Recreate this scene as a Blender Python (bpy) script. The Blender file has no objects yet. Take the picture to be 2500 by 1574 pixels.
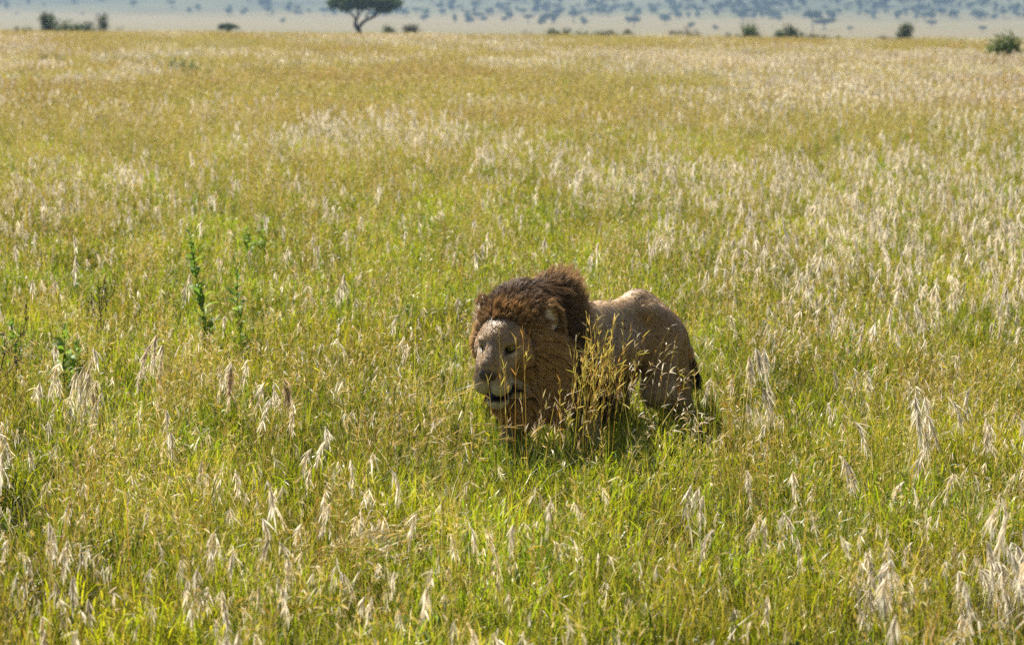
import bpy, math
import numpy as np
from mathutils import Vector, Matrix

# ------------------------------------------------------------------ camera, sky, sun, exposure
SC = bpy.context.scene
COL = SC.collection
CAM_H = 2.77
F_PX = 6450.0                       # focal length in photograph pixels (2500 wide)
HORIZON = -20.0                     # eye level lies just above the top edge of the photograph
PITCH = math.atan((787.0 - HORIZON) / F_PX)
cd = bpy.data.cameras.new('camera')
cd.sensor_width = 36.0
cd.lens = 36.0 * F_PX / 2500.0
cd.clip_start = 0.1
cd.clip_end = 20000.0
cd.dof.use_dof = True
cd.dof.focus_distance = 14.1
cd.dof.aperture_fstop = 3.9
cam = bpy.data.objects.new('camera', cd)
COL.objects.link(cam)
cam.location = (0, 0, CAM_H)
ROLL = math.radians(0.25)
cam.rotation_euler = (Matrix.Rotation(math.pi / 2 - PITCH, 3, 'X') @ Matrix.Rotation(ROLL, 3, 'Z')).to_euler()
SC.camera = cam

SUN_EL, SUN_AZ = math.radians(48.0), math.radians(-28.0)     # azimuth from +Y (view direction), minus = to the left
world = bpy.data.worlds.new('World')
SC.world = world
world.use_nodes = True
wn = world.node_tree
wn.nodes.clear()
sky = wn.nodes.new('ShaderNodeTexSky')
sky.sky_type = 'NISHITA'
sky.sun_disc = False
sky.sun_elevation = SUN_EL
sky.sun_rotation = SUN_AZ
sky.altitude = 1500
bg = wn.nodes.new('ShaderNodeBackground')
bg.inputs['Strength'].default_value = 0.05
wo = wn.nodes.new('ShaderNodeOutputWorld')
wn.links.new(sky.outputs[0], bg.inputs[0])
wn.links.new(bg.outputs[0], wo.inputs[0])
sd = bpy.data.lights.new('sun', 'SUN')
sd.energy = 5.0
sd.angle = math.radians(0.53)
sd.color = (1.0, 0.92, 0.79)
sun = bpy.data.objects.new('sun', sd)
COL.objects.link(sun)
sdir = Vector((math.sin(SUN_AZ) * math.cos(SUN_EL), math.cos(SUN_AZ) * math.cos(SUN_EL), math.sin(SUN_EL)))
sun.rotation_euler = sdir.to_track_quat('Z', 'Y').to_euler()
sun.location = (0, 0, 60)
SC.view_settings.view_transform = 'Standard'
SC.view_settings.look = 'None'
SC.view_settings.exposure = 1.5
SC.view_settings.gamma = 1.0
SC.cycles.max_bounces = 6
SC.cycles.transmission_bounces = 3
SC.cycles.diffuse_bounces = 3
SC.cycles.volume_bounces = 1
SC.cycles.use_denoising = False
SC.cycles.use_adaptive_sampling = True
SC.cycles.adaptive_threshold = 0.015

# ------------------------------------------------------------------ helpers
RNG = np.random.default_rng(11)
U = lambda a, b, n=None: RNG.uniform(a, b, n)


def smooth(a, b, x):
    t = np.clip((np.asarray(x, float) - a) / (b - a), 0, 1)
    return t * t * (3 - 2 * t)


_tab = np.random.default_rng(5).random((256, 256))


def noise2(x, y):
    x = np.asarray(x, float); y = np.asarray(y, float)
    xi = np.floor(x).astype(int); yi = np.floor(y).astype(int)
    fx = x - xi; fy = y - yi
    fx = fx * fx * (3 - 2 * fx); fy = fy * fy * (3 - 2 * fy)
    g = lambda i, j: _tab[(xi + i) & 255, (yi + j) & 255]
    return (g(0, 0) * (1 - fx) + g(1, 0) * fx) * (1 - fy) + (g(0, 1) * (1 - fx) + g(1, 1) * fx) * fy


def fbm(x, y, o=3):
    s = 0; a = 0.5; t = 0
    for k in range(o):
        s = s + a * noise2(x * 2 ** k + 17.3 * k, y * 2 ** k + 9.1 * k); t += a; a *= 0.5
    return s / t


def unit(v):
    return v / np.maximum(np.linalg.norm(v, axis=-1, keepdims=True), 1e-9)


def build_mesh(name, V, F, col=None, smooth_shade=False, cname='col'):
    """F: (n,3) or (n,4) int array, or a list of such arrays."""
    Fs = F if isinstance(F, list) else [F]
    Fs = [f for f in Fs if len(f)]
    V = np.asarray(V, np.float32).reshape(-1, 3)
    me = bpy.data.meshes.new(name)
    me.vertices.add(len(V))
    me.vertices.foreach_set('co', V.ravel())
    nl = sum(f.size for f in Fs); npoly = sum(len(f) for f in Fs)
    me.loops.add(nl); me.polygons.add(npoly)
    me.loops.foreach_set('vertex_index', np.concatenate([f.ravel() for f in Fs]).astype(np.int32))
    tot = np.concatenate([np.full(len(f), f.shape[1]) for f in Fs]).astype(np.int32)
    st = np.concatenate([[0], np.cumsum(tot)[:-1]]).astype(np.int32)
    me.polygons.foreach_set('loop_start', st)
    if smooth_shade:
        me.polygons.foreach_set('use_smooth', np.ones(npoly, bool))
    me.update(calc_edges=True)
    if col is not None:
        c = np.ones((len(V), 4), np.float32); c[:, :3] = np.clip(col, 0, 1)
        a = me.color_attributes.new(cname, 'FLOAT_COLOR', 'POINT')
        a.data.foreach_set('color', c.ravel())
    return me


class Geo:
    def __init__(s):
        s.V = []; s.Q = []; s.T = []; s.C = []; s.n = 0

    def add(s, V, F, C):
        V = np.asarray(V, float).reshape(-1, 3)
        C = np.broadcast_to(np.asarray(C, float), V.shape)
        (s.Q if F.shape[1] == 4 else s.T).append(F + s.n)
        s.V.append(V); s.C.append(C); s.n += len(V)

    def ribbons(s, P, W, side, C):
        """P (N,S,3) centre lines, W (N,S) full widths, side (N,3) or (N,S,3), C (N,S,3)."""
        N, S = P.shape[:2]
        if side.ndim == 2:
            side = np.repeat(side[:, None], S, 1)
        V = np.empty((N, S, 2, 3))
        o = side * W[..., None] * 0.5
        V[:, :, 0] = P - o; V[:, :, 1] = P + o
        i = np.arange(N)[:, None] * S * 2 + np.arange(S - 1)[None] * 2
        F = np.stack([i, i + 1, i + 3, i + 2], -1).reshape(-1, 4)
        s.add(V, F, np.repeat(C[:, :, None], 2, 2).reshape(-1, 3))

    def tube(s, P, R, C, k=5):
        P = np.asarray(P, float); n = len(P); R = np.broadcast_to(np.asarray(R, float), (n,))
        t = np.gradient(P, axis=0); t = unit(t)
        ref = np.array([0.31, 0.87, 0.38]); a = unit(np.cross(t, ref)); b = np.cross(t, a)
        th = np.arange(k) * 2 * math.pi / k
        V = P[:, None] + R[:, None, None] * (np.cos(th)[None, :, None] * a[:, None] + np.sin(th)[None, :, None] * b[:, None])
        i = np.arange(n - 1)[:, None] * k + np.arange(k)[None]
        j = np.arange(n - 1)[:, None] * k + (np.arange(k)[None] + 1) % k
        F = np.stack([i, j, j + k, i + k], -1).reshape(-1, 4)
        s.add(V, F, C)

    def mesh(s, name, smooth_shade=False):
        F = []
        if s.Q: F.append(np.concatenate(s.Q))
        if s.T: F.append(np.concatenate(s.T))
        return build_mesh(name, np.concatenate(s.V), F, np.concatenate(s.C), smooth_shade)


def link(name, me, parent=None, label=None, cat=None, group=None, kind=None, mat=None):
    o = bpy.data.objects.new(name, me)
    COL.objects.link(o)
    if parent is not None: o.parent = parent
    if label: o['label'] = label
    if cat: o['category'] = cat
    if group: o['group'] = group
    if kind: o['kind'] = kind
    if mat is not None and me is not None and not me.materials: me.materials.append(mat)
    return o


def new_mat(name):
    m = bpy.data.materials.new(name); m.use_nodes = True
    nt = m.node_tree; nt.nodes.clear()
    out = nt.nodes.new('ShaderNodeOutputMaterial')
    return m, nt, out


def N(nt, typ, **kw):
    n = nt.nodes.new(typ)
    for k, v in kw.items():
        if isinstance(k, str) and hasattr(n, k): setattr(n, k, v)
    return n


def leaf_material(name, trans=0.45, rough=0.4, spec=0.4, var=0.35, hue=0.03, world_noise=None, tint=(1, 1, 1), bright=1.0):
    """vertex colour x per-instance variation, thin translucent surface."""
    m, nt, out = new_mat(name)
    at = N(nt, 'ShaderNodeAttribute'); at.attribute_name = 'col'
    oi = N(nt, 'ShaderNodeObjectInfo')
    hsv = N(nt, 'ShaderNodeHueSaturation')
    mr = N(nt, 'ShaderNodeMapRange'); mr.inputs['To Min'].default_value = bright * (1 - var); mr.inputs['To Max'].default_value = bright * (1 + var)
    nt.links.new(oi.outputs['Random'], mr.inputs['Value']); nt.links.new(mr.outputs[0], hsv.inputs['Value'])
    mul = N(nt, 'ShaderNodeMath'); mul.operation = 'MULTIPLY'; mul.inputs[1].default_value = 7.31
    fr = N(nt, 'ShaderNodeMath'); fr.operation = 'FRACT'
    nt.links.new(oi.outputs['Random'], mul.inputs[0]); nt.links.new(mul.outputs[0], fr.inputs[0])
    mh = N(nt, 'ShaderNodeMapRange'); mh.inputs['To Min'].default_value = 0.5 - hue; mh.inputs['To Max'].default_value = 0.5 + hue
    nt.links.new(fr.outputs[0], mh.inputs['Value']); nt.links.new(mh.outputs[0], hsv.inputs['Hue'])
    nt.links.new(at.outputs['Color'], hsv.inputs['Color'])
    src = hsv.outputs[0]
    if world_noise:
        geo = N(nt, 'ShaderNodeNewGeometry')
        h2 = N(nt, 'ShaderNodeHueSaturation'); nt.links.new(src, h2.inputs['Color'])
        for sc_, sock, lo_, hi_ in world_noise:
            no = N(nt, 'ShaderNodeTexNoise'); no.inputs['Scale'].default_value = sc_; no.inputs['Detail'].default_value = 3
            nt.links.new(geo.outputs['Position'], no.inputs['Vector'])
            m2 = N(nt, 'ShaderNodeMapRange'); m2.inputs['From Min'].default_value = 0.3; m2.inputs['From Max'].default_value = 0.7
            m2.inputs['To Min'].default_value = lo_; m2.inputs['To Max'].default_value = hi_
            nt.links.new(no.outputs[0], m2.inputs['Value']); nt.links.new(m2.outputs[0], h2.inputs[sock])
        src = h2.outputs[0]
    pb = N(nt, 'ShaderNodeBsdfPrincipled'); pb.inputs['Roughness'].default_value = rough
    pb.inputs['Specular IOR Level'].default_value = spec
    tr = N(nt, 'ShaderNodeBsdfTranslucent')
    mx = N(nt, 'ShaderNodeMixShader'); mx.inputs[0].default_value = trans
    nt.links.new(src, pb.inputs['Base Color']); nt.links.new(src, tr.inputs['Color'])
    nt.links.new(pb.outputs[0], mx.inputs[1]); nt.links.new(tr.outputs[0], mx.inputs[2])
    nt.links.new(mx.outputs[0], out.inputs['Surface'])
    return m


def solid_material(name, rough=0.8, spec=0.2, nscale=0, nstr=0.3, bump=0.0):
    """vertex colour, with a little procedural mottling."""
    m, nt, out = new_mat(name)
    at = N(nt, 'ShaderNodeAttribute'); at.attribute_name = 'col'
    pb = N(nt, 'ShaderNodeBsdfPrincipled'); pb.inputs['Roughness'].default_value = rough
    pb.inputs['Specular IOR Level'].default_value = spec
    src = at.outputs['Color']
    if nscale:
        tc = N(nt, 'ShaderNodeTexCoord')
        no = N(nt, 'ShaderNodeTexNoise'); no.inputs['Scale'].default_value = nscale; no.inputs['Detail'].default_value = 5
        nt.links.new(tc.outputs['Object'], no.inputs['Vector'])
        mr = N(nt, 'ShaderNodeMapRange'); mr.inputs['To Min'].default_value = 1 - nstr; mr.inputs['To Max'].default_value = 1 + nstr
        nt.links.new(no.outputs[0], mr.inputs['Value'])
        mix = N(nt, 'ShaderNodeMix'); mix.data_type = 'RGBA'; mix.blend_type = 'MULTIPLY'; mix.inputs[0].default_value = 1
        nt.links.new(src, mix.inputs[6]); nt.links.new(mr.outputs[0], mix.inputs[7])
        src = mix.outputs[2]
        if bump:
            bp = N(nt, 'ShaderNodeBump'); bp.inputs['Strength'].default_value = bump; bp.inputs['Distance'].default_value = 0.01
            nt.links.new(no.outputs[0], bp.inputs['Height']); nt.links.new(bp.outputs[0], pb.inputs['Normal'])
    nt.links.new(src, pb.inputs['Base Color'])
    nt.links.new(pb.outputs[0], out.inputs['Surface'])
    return m


# pixel of the photograph -> direction; a distance along y (metres) turns it into a place
_R = np.array(cam.rotation_euler.to_matrix())


def pix_at(px, py, dist):
    d = _R @ np.array([(px - 1250.0) / F_PX, -(py - 787.0) / F_PX, -1.0])
    return np.array([0, 0, CAM_H]) + d * (dist / d[1])


def to_pix(P):
    v = (np.asarray(P, float) - np.array([0, 0, CAM_H])) @ _R
    return np.stack([1250 + F_PX * v[..., 0] / -v[..., 2], 787 - F_PX * v[..., 1] / -v[..., 2]], -1)


# ------------------------------------------------------------------ the land: plateau, a drop behind its edge, a valley plain, hills
def crest(x, y):
    return 122.0 - 0.38 * (x / np.maximum(y, 60)) * 100 + 5 * (noise2(x * 0.03 + 3, 1.5) - 0.5)


def gz(x, y):
    x = np.asarray(x, float); y = np.asarray(y, float)
    z = 0.10 * (fbm(x * 0.12 + 40, y * 0.12 + 7) - 0.5) * smooth(17, 30, np.hypot(x - 0.4, y * 0 + np.maximum(y, 17)))
    d = np.maximum(y - crest(x, y), 0)
    slope = np.minimum(0.021 * d * smooth(-5, 25, d), 15.0)
    z = z - slope + 0.8 * (fbm(x * 0.01, y * 0.01 + 50) - 0.5) * smooth(250, 500, y)
    ang = x / np.maximum(y, 1.0)
    base = 1480 - 500 * ang + 160 * (fbm(ang * 9 + 60, y * 0.0 + 2) - 0.5)
    h = np.maximum(y - base, 0)
    z = z + 0.045 * h * smooth(0, 500, h) + h * smooth(400, 2500, h) * 0.05
    z = z + smooth(100, 900, h) * 26 * (fbm(x * 0.0022 + 5, y * 0.0022) - 0.5)
    return z


ys = np.concatenate([np.linspace(-40, 4, 10), np.geomspace(6, 200, 90), np.geomspace(208, 900, 50), np.geomspace(915, 5200, 90)])
us = np.linspace(-1, 1, 121)
Y = np.repeat(ys[:, None], len(us), 1)
X = us[None] * (12 + 0.55 * np.maximum(Y, 0))
Vg = np.stack([X, Y, gz(X, Y)], -1)
i = np.arange(len(ys) - 1)[:, None] * len(us) + np.arange(len(us) - 1)[None]
Fg = np.stack([i, i + 1, i + 1 + len(us), i + len(us)], -1).reshape(-1, 4)
m, nt, out = new_mat('savanna_ground')
tc = N(nt, 'ShaderNodeNewGeometry')
sep = N(nt, 'ShaderNodeSeparateXYZ'); nt.links.new(tc.outputs['Position'], sep.inputs[0])


def tex_noise(scale, detail=5, rough=0.55, vec=None):
    mp = N(nt, 'ShaderNodeMapping'); mp.inputs['Scale'].default_value = (scale, scale, scale) if np.isscalar(scale) else scale
    nt.links.new(tc.outputs['Position'], mp.inputs[0])
    n = N(nt, 'ShaderNodeTexNoise'); n.inputs['Scale'].default_value = 1; n.inputs['Detail'].default_value = detail; n.inputs['Roughness'].default_value = rough
    nt.links.new(mp.outputs[0], n.inputs['Vector'])
    return n.outputs[0]


def ramp(sock, stops):
    r = N(nt, 'ShaderNodeValToRGB')
    e = r.color_ramp.elements
    while len(e) < len(stops): e.new(0.5)
    for k, (p, c) in enumerate(stops):
        e[k].position = p; e[k].color = (*c, 1)
    nt.links.new(sock, r.inputs[0]); return r.outputs[0]


def mixc(f, a, b):
    x = N(nt, 'ShaderNodeMix'); x.data_type = 'RGBA'
    nt.links.new(f, x.inputs[0]); nt.links.new(a, x.inputs[6]); nt.links.new(b, x.inputs[7]); return x.outputs[2]


def step(sock, a, b):
    x = N(nt, 'ShaderNodeMapRange'); x.inputs['From Min'].default_value = a; x.inputs['From Max'].default_value = b
    nt.links.new(sock, x.inputs['Value']); return x.outputs[0]


near = ramp(tex_noise(6.0), [(0.3, (0.03, 0.025, 0.010)), (0.7, (0.08, 0.06, 0.02))])
plain = ramp(tex_noise((0.006, 0.02, 0.02)), [(0.35, (0.112, 0.100, 0.030)), (0.5, (0.150, 0.110, 0.044)), (0.65, (0.098, 0.100, 0.028))])
hillc = ramp(tex_noise((0.008, 0.012, 0.012), 7, 0.65), [(0.36, (0.025, 0.034, 0.018)), (0.5, (0.055, 0.062, 0.026)), (0.66, (0.09, 0.088, 0.036))])
c1 = mixc(step(sep.outputs[1], 150, 320), near, plain)
c2 = mixc(step(sep.outputs[2], -14.0, -8.0), c1, hillc)
far = step(sep.outputs[1], 1300, 1500)
c3 = mixc(far, c1, c2)
pb = N(nt, 'ShaderNodeBsdfPrincipled'); pb.inputs['Roughness'].default_value = 0.95; pb.inputs['Specular IOR Level'].default_value = 0.1
nt.links.new(c3, pb.inputs['Base Color']); nt.links.new(pb.outputs[0], out.inputs['Surface'])
ground = link('ground', build_mesh('ground', Vg, Fg, None, True), kind='structure', mat=m,
              label='savanna ground falling from the grassy plateau to a pale valley and hazy hills')

# haze: even air over the whole valley
hm, hnt, hout = new_mat('pale_blue_air')
pv = hnt.nodes.new('ShaderNodeVolumePrincipled')
pv.inputs['Color'].default_value = (0.45, 0.66, 1.0, 1)
pv.inputs['Density'].default_value = 1.65e-4
pv.inputs['Anisotropy'].default_value = 0.0
hnt.links.new(pv.outputs[0], hout.inputs['Volume'])
zmin = float(Vg[..., 2].min()) - 1.2; zmax = float(Vg[..., 2].max()) + 14
xa = float(np.abs(Vg[..., 0]).max()) + 3
hv = np.array([[sx * xa, y, z] for sx in (-1, 1) for y in (-43, 5203) for z in (zmin, zmax)])
hf = np.array([[0, 1, 3, 2], [4, 6, 7, 5], [0, 4, 5, 1], [2, 3, 7, 6], [0, 2, 6, 4], [1, 5, 7, 3]])
link('haze', build_mesh('haze', hv, hf), kind='stuff', mat=hm, label='pale blue haze lying over the far valley and hills')

# ------------------------------------------------------------------ the lion
LION_POS = np.array([0.457, 14.614, 0.0])
LION_HEAD = math.radians(33.0)                      # turned this far to the left of straight at the camera
hx, hy = -math.sin(LION_HEAD), -math.cos(LION_HEAD)
LR = np.array([[hx, -hy, 0], [hy, hx, 0], [0, 0, 1.0]])      # columns: forward, left, up
lion_to_world = lambda p: np.asarray(p) @ LR.T + LION_POS

# head frame inside the lion frame
HPOS = np.array([0.872, -0.015, 0.955])
_ya, _pi, _ro = math.radians(11.0), math.radians(24.0), math.radians(-3.0)
HR = np.array((Matrix.Rotation(_ya, 3, 'Z') @ Matrix.Rotation(_pi, 3, 'Y') @ Matrix.Rotation(_ro, 3, 'X')))
HS = 1.20
h2l = lambda p: (np.asarray(p) * HS) @ HR.T + HPOS
l2h = lambda p: ((np.asarray(p) - HPOS) @ HR) / HS

VOX = 0.0085
lo = np.array([-1.08, -0.42, -0.02]); hi = np.array([1.26, 0.42, 1.28])
dims = np.ceil((hi - lo) / VOX).astype(int)
FLD = np.full(dims, 1.0, np.float32)
AX = [lo[a] + VOX * np.arange(dims[a]) for a in range(3)]


def _box(bmin, bmax, pad):
    a = np.clip(((bmin - pad - lo) / VOX).astype(int), 0, dims); b = np.clip(((bmax + pad - lo) / VOX).astype(int) + 2, 0, dims)
    sl = tuple(slice(a[k], b[k]) for k in range(3))
    G = np.stack(np.meshgrid(AX[0][sl[0]], AX[1][sl[1]], AX[2][sl[2]], indexing='ij'), -1).astype(np.float32)
    return sl, G


def _merge(sl, d, k, sub):
    f = FLD[sl]
    if sub:
        d = -d
        h = np.clip(0.5 + 0.5 * (d - f) / k, 0, 1)
        FLD[sl] = f + (d - f) * h + k * h * (1 - h)
    else:
        h = np.clip(0.5 + 0.5 * (d - f) / k, 0, 1)
        FLD[sl] = d * (1 - h) + f * h - k * h * (1 - h)


def cone(a, b, ra, rb, k=0.05, sub=False, head=False):
    """capsule whose radius runs from ra to rb"""
    a, b = np.array(a, float), np.array(b, float)
    if head: a, b = h2l(a), h2l(b); ra *= HS; rb *= HS
    r = max(ra, rb)
    sl, G = _box(np.minimum(a, b) - r, np.maximum(a, b) + r, k + 0.03)
    ab = b - a
    t = np.clip(((G - a) @ ab) / max(ab @ ab, 1e-9), 0, 1)
    d = np.linalg.norm(G - a - t[..., None] * ab, axis=-1) - (ra + (rb - ra) * t)
    _merge(sl, d, k, sub)


def ell(c, r, k=0.05, rot=None, sub=False, head=False):
    c = np.array(c, float); r = np.array(r, float)
    R = np.eye(3) if rot is None else np.array(rot)
    if head: c = h2l(c); r = r * HS; R = HR @ R
    m_ = r.max()
    sl, G = _box(c - m_, c + m_, k + 0.03)
    q = (G - c) @ R
    k0 = np.linalg.norm(q / r, axis=-1); k1 = np.linalg.norm(q / (r * r), axis=-1)
    d = k0 * (k0 - 1) / np.maximum(k1, 1e-6)
    _merge(sl, d, k, sub)


# trunk
ell((0.24, 0, 0.765), (0.42, 0.200, 0.26), 0.05)
ell((-0.14, 0, 0.790), (0.42, 0.165, 0.180), 0.07)
ell((-0.53, 0, 0.845), (0.22, 0.150, 0.19), 0.06)
cone((0.42, 0, 1.0), (-0.05, 0, 0.955), 0.085, 0.085, 0.10)
cone((-0.05, 0, 0.955), (-0.48, 0, 0.990), 0.080, 0.075, 0.08)
cone((-0.48, 0, 0.990), (-0.72, 0, 0.90), 0.075, 0.06, 0.08)
ell((-0.44, 0.105, 0.965), (0.085, 0.045, 0.05), 0.05)
ell((-0.44, -0.105, 0.965), (0.085, 0.045, 0.05), 0.05)
# shoulders
for s_ in (1, -1):
    cone((0.30, 0.120 * s_, 1.01), (0.45, 0.175 * s_, 0.68), 0.070, 0.115, 0.035)
# front legs: near (left) carries the weight, far (right) steps forward
for a, b, c_, d_, e in (((0.46, 0.165, 0.68), (0.33, 0.18, 0.50), (0.37, 0.165, 0.23), (0.385, 0.165, 0.07), (0.455, 0.165, 0.045)),
                        ((0.46, -0.165, 0.68), (0.46, -0.18, 0.49), (0.66, -0.15, 0.27), (0.72, -0.145, 0.08), (0.79, -0.145, 0.045))):
    cone(a, b, 0.115, 0.085, 0.05); cone(b, c_, 0.083, 0.055, 0.04); cone(c_, d_, 0.058, 0.052, 0.03); cone(d_, e, 0.055, 0.05, 0.03)
    for t_ in (-0.036, -0.012, 0.012, 0.036):
        ell((e[0] + 0.035, e[1] + t_, 0.035), (0.035, 0.018, 0.03), 0.012)
# hind legs: near pushes off behind, far comes forward; knee high, hock low and pointing back
for s_, hip, kn, hk, ft, toe in ((1, (-0.60, 0.12, 0.82), (-0.43, 0.165, 0.52), (-0.80, 0.15, 0.32), (-0.75, 0.15, 0.08), (-0.66, 0.15, 0.045)),
                                 (-1, (-0.58, -0.12, 0.82), (-0.30, -0.16, 0.53), (-0.52, -0.14, 0.29), (-0.44, -0.14, 0.07), (-0.35, -0.14, 0.045))):
    ell((hip[0] + 0.05, hip[1] * 1.05, hip[2] - 0.07), (0.155, 0.085, 0.23), 0.045)
    cone((hip[0] + 0.04, hip[1], hip[2]), kn, 0.125, 0.080, 0.05); cone(kn, hk, 0.088, 0.042, 0.06); cone(hk, ft, 0.044, 0.042, 0.03); cone(ft, toe, 0.046, 0.048, 0.03)
    cone((hip[0] - 0.09, hip[1], hip[2] - 0.02), (hk[0] + 0.01, hk[1], hk[2] + 0.05), 0.075, 0.035, 0.08)
    for t_ in (-0.034, -0.011, 0.011, 0.034):
        ell((toe[0] + 0.03, toe[1] + t_, 0.033), (0.033, 0.017, 0.028), 0.012)
# tail, hanging and swung a little out
tp = [(-0.77, 0.0, 0.93), (-0.87, 0.02, 0.86), (-0.93, 0.045, 0.76), (-0.955, 0.07, 0.68), (-0.97, 0.085, 0.60), (-0.985, 0.095, 0.55)]
for k_ in range(len(tp) - 1):
    cone(tp[k_], tp[k_ + 1], 0.034 - 0.004 * k_, 0.030 - 0.004 * k_, 0.04)
# neck and the mass the mane grows on
cone((0.34, 0, 0.90), (0.80, 0, 0.90), 0.235, 0.17, 0.08)
ell((0.62, 0, 0.70), (0.21, 0.175, 0.25), 0.08)
ell((0.74, 0, 0.62), (0.12, 0.12, 0.19), 0.08)
cone((0.30, 0, 1.07), (0.52, 0, 1.09), 0.07, 0.09, 0.10)
cone((0.52, 0, 1.09), (0.82, 0, 1.02), 0.09, 0.10, 0.10)
# head, with the raised pad of the fringe behind the forehead
ell((-0.095, 0, 0.070), (0.075, 0.115, 0.050), 0.03, head=True)
ell((-0.20, 0, 0.045), (0.13, 0.12, 0.085), 0.05, head=True)
ell((-0.05, 0, 0.03), (0.145, 0.122, 0.092), 0.03, head=True)
ell((0.045, 0, 0.045), (0.10, 0.092, 0.052), 0.03, head=True)
for s_ in (1, -1):
    ell((0.00, 0.085 * s_, -0.045), (0.10, 0.060, 0.085), 0.03, head=True)
    ell((0.096, 0.058 * s_, 0.0415), (0.042, 0.036, 0.016), 0.018, np.array(Matrix.Rotation(math.radians(-12), 3, 'Y')), head=True)            # brow
    cone((0.075, 0.052 * s_, -0.01), (0.18, 0.040 * s_, -0.06), 0.046, 0.044, 0.03, head=True)
    ell((0.196, 0.037 * s_, -0.106), (0.066, 0.048, 0.066), 0.014, head=True)            # muzzle pad
cone((0.06, 0, 0.040), (0.215, 0, -0.018), 0.054, 0.043, 0.03, head=True)
ell((0.250, 0, -0.042), (0.024, 0.040, 0.026), 0.012, head=True)                          # nose
cone((-0.02, 0, -0.14), (0.150, 0, -0.208), 0.09, 0.048, 0.03, head=True)               # lower jaw
ell((0.172, 0, -0.222), (0.046, 0.046, 0.042), 0.02, head=True)
for s_ in (1, -1):
    cone((0.235, 0.0, -0.174), (0.095, 0.076 * s_, -0.196), 0.009, 0.022, 0.010, sub=True, head=True)   # mouth, a little open
cone((0.24, 0.0, -0.172), (0.10, 0.0, -0.176), 0.012, 0.034, 0.012, sub=True, head=True)
for s_ in (1, -1):
    ell((0.266, 0.019 * s_, -0.044), (0.008, 0.009, 0.007), 0.005, sub=True, head=True)       # nostril
    ell((0.126, 0.067 * s_, 0.017), (0.024, 0.023, 0.011), 0.012, np.array(Matrix.Rotation(math.radians(14 * s_), 3, 'X')), sub=True, head=True)        # eye socket
    er = np.array(Matrix.Rotation(math.radians(72 * s_), 3, 'Z') @ Matrix.Rotation(math.radians(-14), 3, 'Y'))
    ell((-0.140, 0.166 * s_, 0.038), (0.028, 0.058, 0.072), 0.02, er, head=True)
    ell((-0.140 + 0.010, 0.190 * s_, 0.045), (0.026, 0.043, 0.055), 0.01, er, sub=True, head=True)


def surface_nets(D):
    nx, ny, nz = D.shape
    s = D < 0
    cnt = np.zeros((nx - 1, ny - 1, nz - 1), np.int16)
    corners = [(a, b, c) for a in (0, 1) for b in (0, 1) for c in (0, 1)]
    sh = lambda A, a, b, c: A[a:nx - 1 + a, b:ny - 1 + b, c:nz - 1 + c]
    for c in corners: cnt += sh(s, *c)
    act = (cnt > 0) & (cnt < 8)
    idx = np.argwhere(act)
    vid = np.full(act.shape, -1, np.int64); vid[act] = np.arange(len(idx))
    acc = np.zeros((len(idx), 3)); num = np.zeros(len(idx))
    for c in corners:
        for ax in range(3):
            if c[ax]: continue
            e = list(c); e[ax] = 1
            d0 = D[idx[:, 0] + c[0], idx[:, 1] + c[1], idx[:, 2] + c[2]].astype(float)
            d1 = D[idx[:, 0] + e[0], idx[:, 1] + e[1], idx[:, 2] + e[2]].astype(float)
            m_ = (d0 < 0) != (d1 < 0)
            t = np.where(m_, d0 / np.where(m_, d0 - d1, 1), 0)
            p = np.array(c, float)[None].repeat(len(idx), 0); p[:, ax] = t
            acc[m_] += p[m_]; num[m_] += 1
    V = idx + acc / num[:, None]
    F = []
    for ax in range(3):
        o = [q for q in range(3) if q != ax]
        A = [slice(1, -1)] * 3; B = [slice(1, -1)] * 3
        A[ax] = slice(0, -1); B[ax] = slice(1, None)
        ch = s[tuple(A)] != s[tuple(B)]
        e = np.argwhere(ch)
        off = np.ones(3, int); off[ax] = 0
        e = e + off
        ins = s[e[:, 0], e[:, 1], e[:, 2]]
        q = []
        for du, dv in ((-1, -1), (0, -1), (0, 0), (-1, 0)):
            p = e.copy(); p[:, o[0]] += du; p[:, o[1]] += dv
            q.append(vid[p[:, 0], p[:, 1], p[:, 2]])
        q = np.stack(q, -1)
        flip = ins if ax != 1 else ~ins
        q = np.where(flip[:, None], q, q[:, ::-1])
        F.append(q)
    F = np.concatenate(F)
    return V, F[(F >= 0).all(1)]


LV, LF = surface_nets(FLD)
LV = LV * VOX + lo
# light Laplacian polish removes the grid's stair steps
_e = np.concatenate([LF[:, [0, 1]], LF[:, [1, 2]], LF[:, [2, 3]], LF[:, [3, 0]]])
_deg = np.bincount(_e.ravel(), minlength=len(LV)).astype(float)
for _ in range(3):
    S_ = np.stack([np.bincount(_e[:, 0], LV[_e[:, 1], a], len(LV)) + np.bincount(_e[:, 1], LV[_e[:, 0], a], len(LV)) for a in range(3)], -1)
    LV = LV + 0.45 * (S_ / _deg[:, None] - LV)
fn = np.cross(LV[LF[:, 2]] - LV[LF[:, 0]], LV[LF[:, 3]] - LV[LF[:, 1]])
LN = np.zeros_like(LV)
for k_ in range(4): np.add.at(LN, LF[:, k_], fn)
LN = unit(LN)


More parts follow.
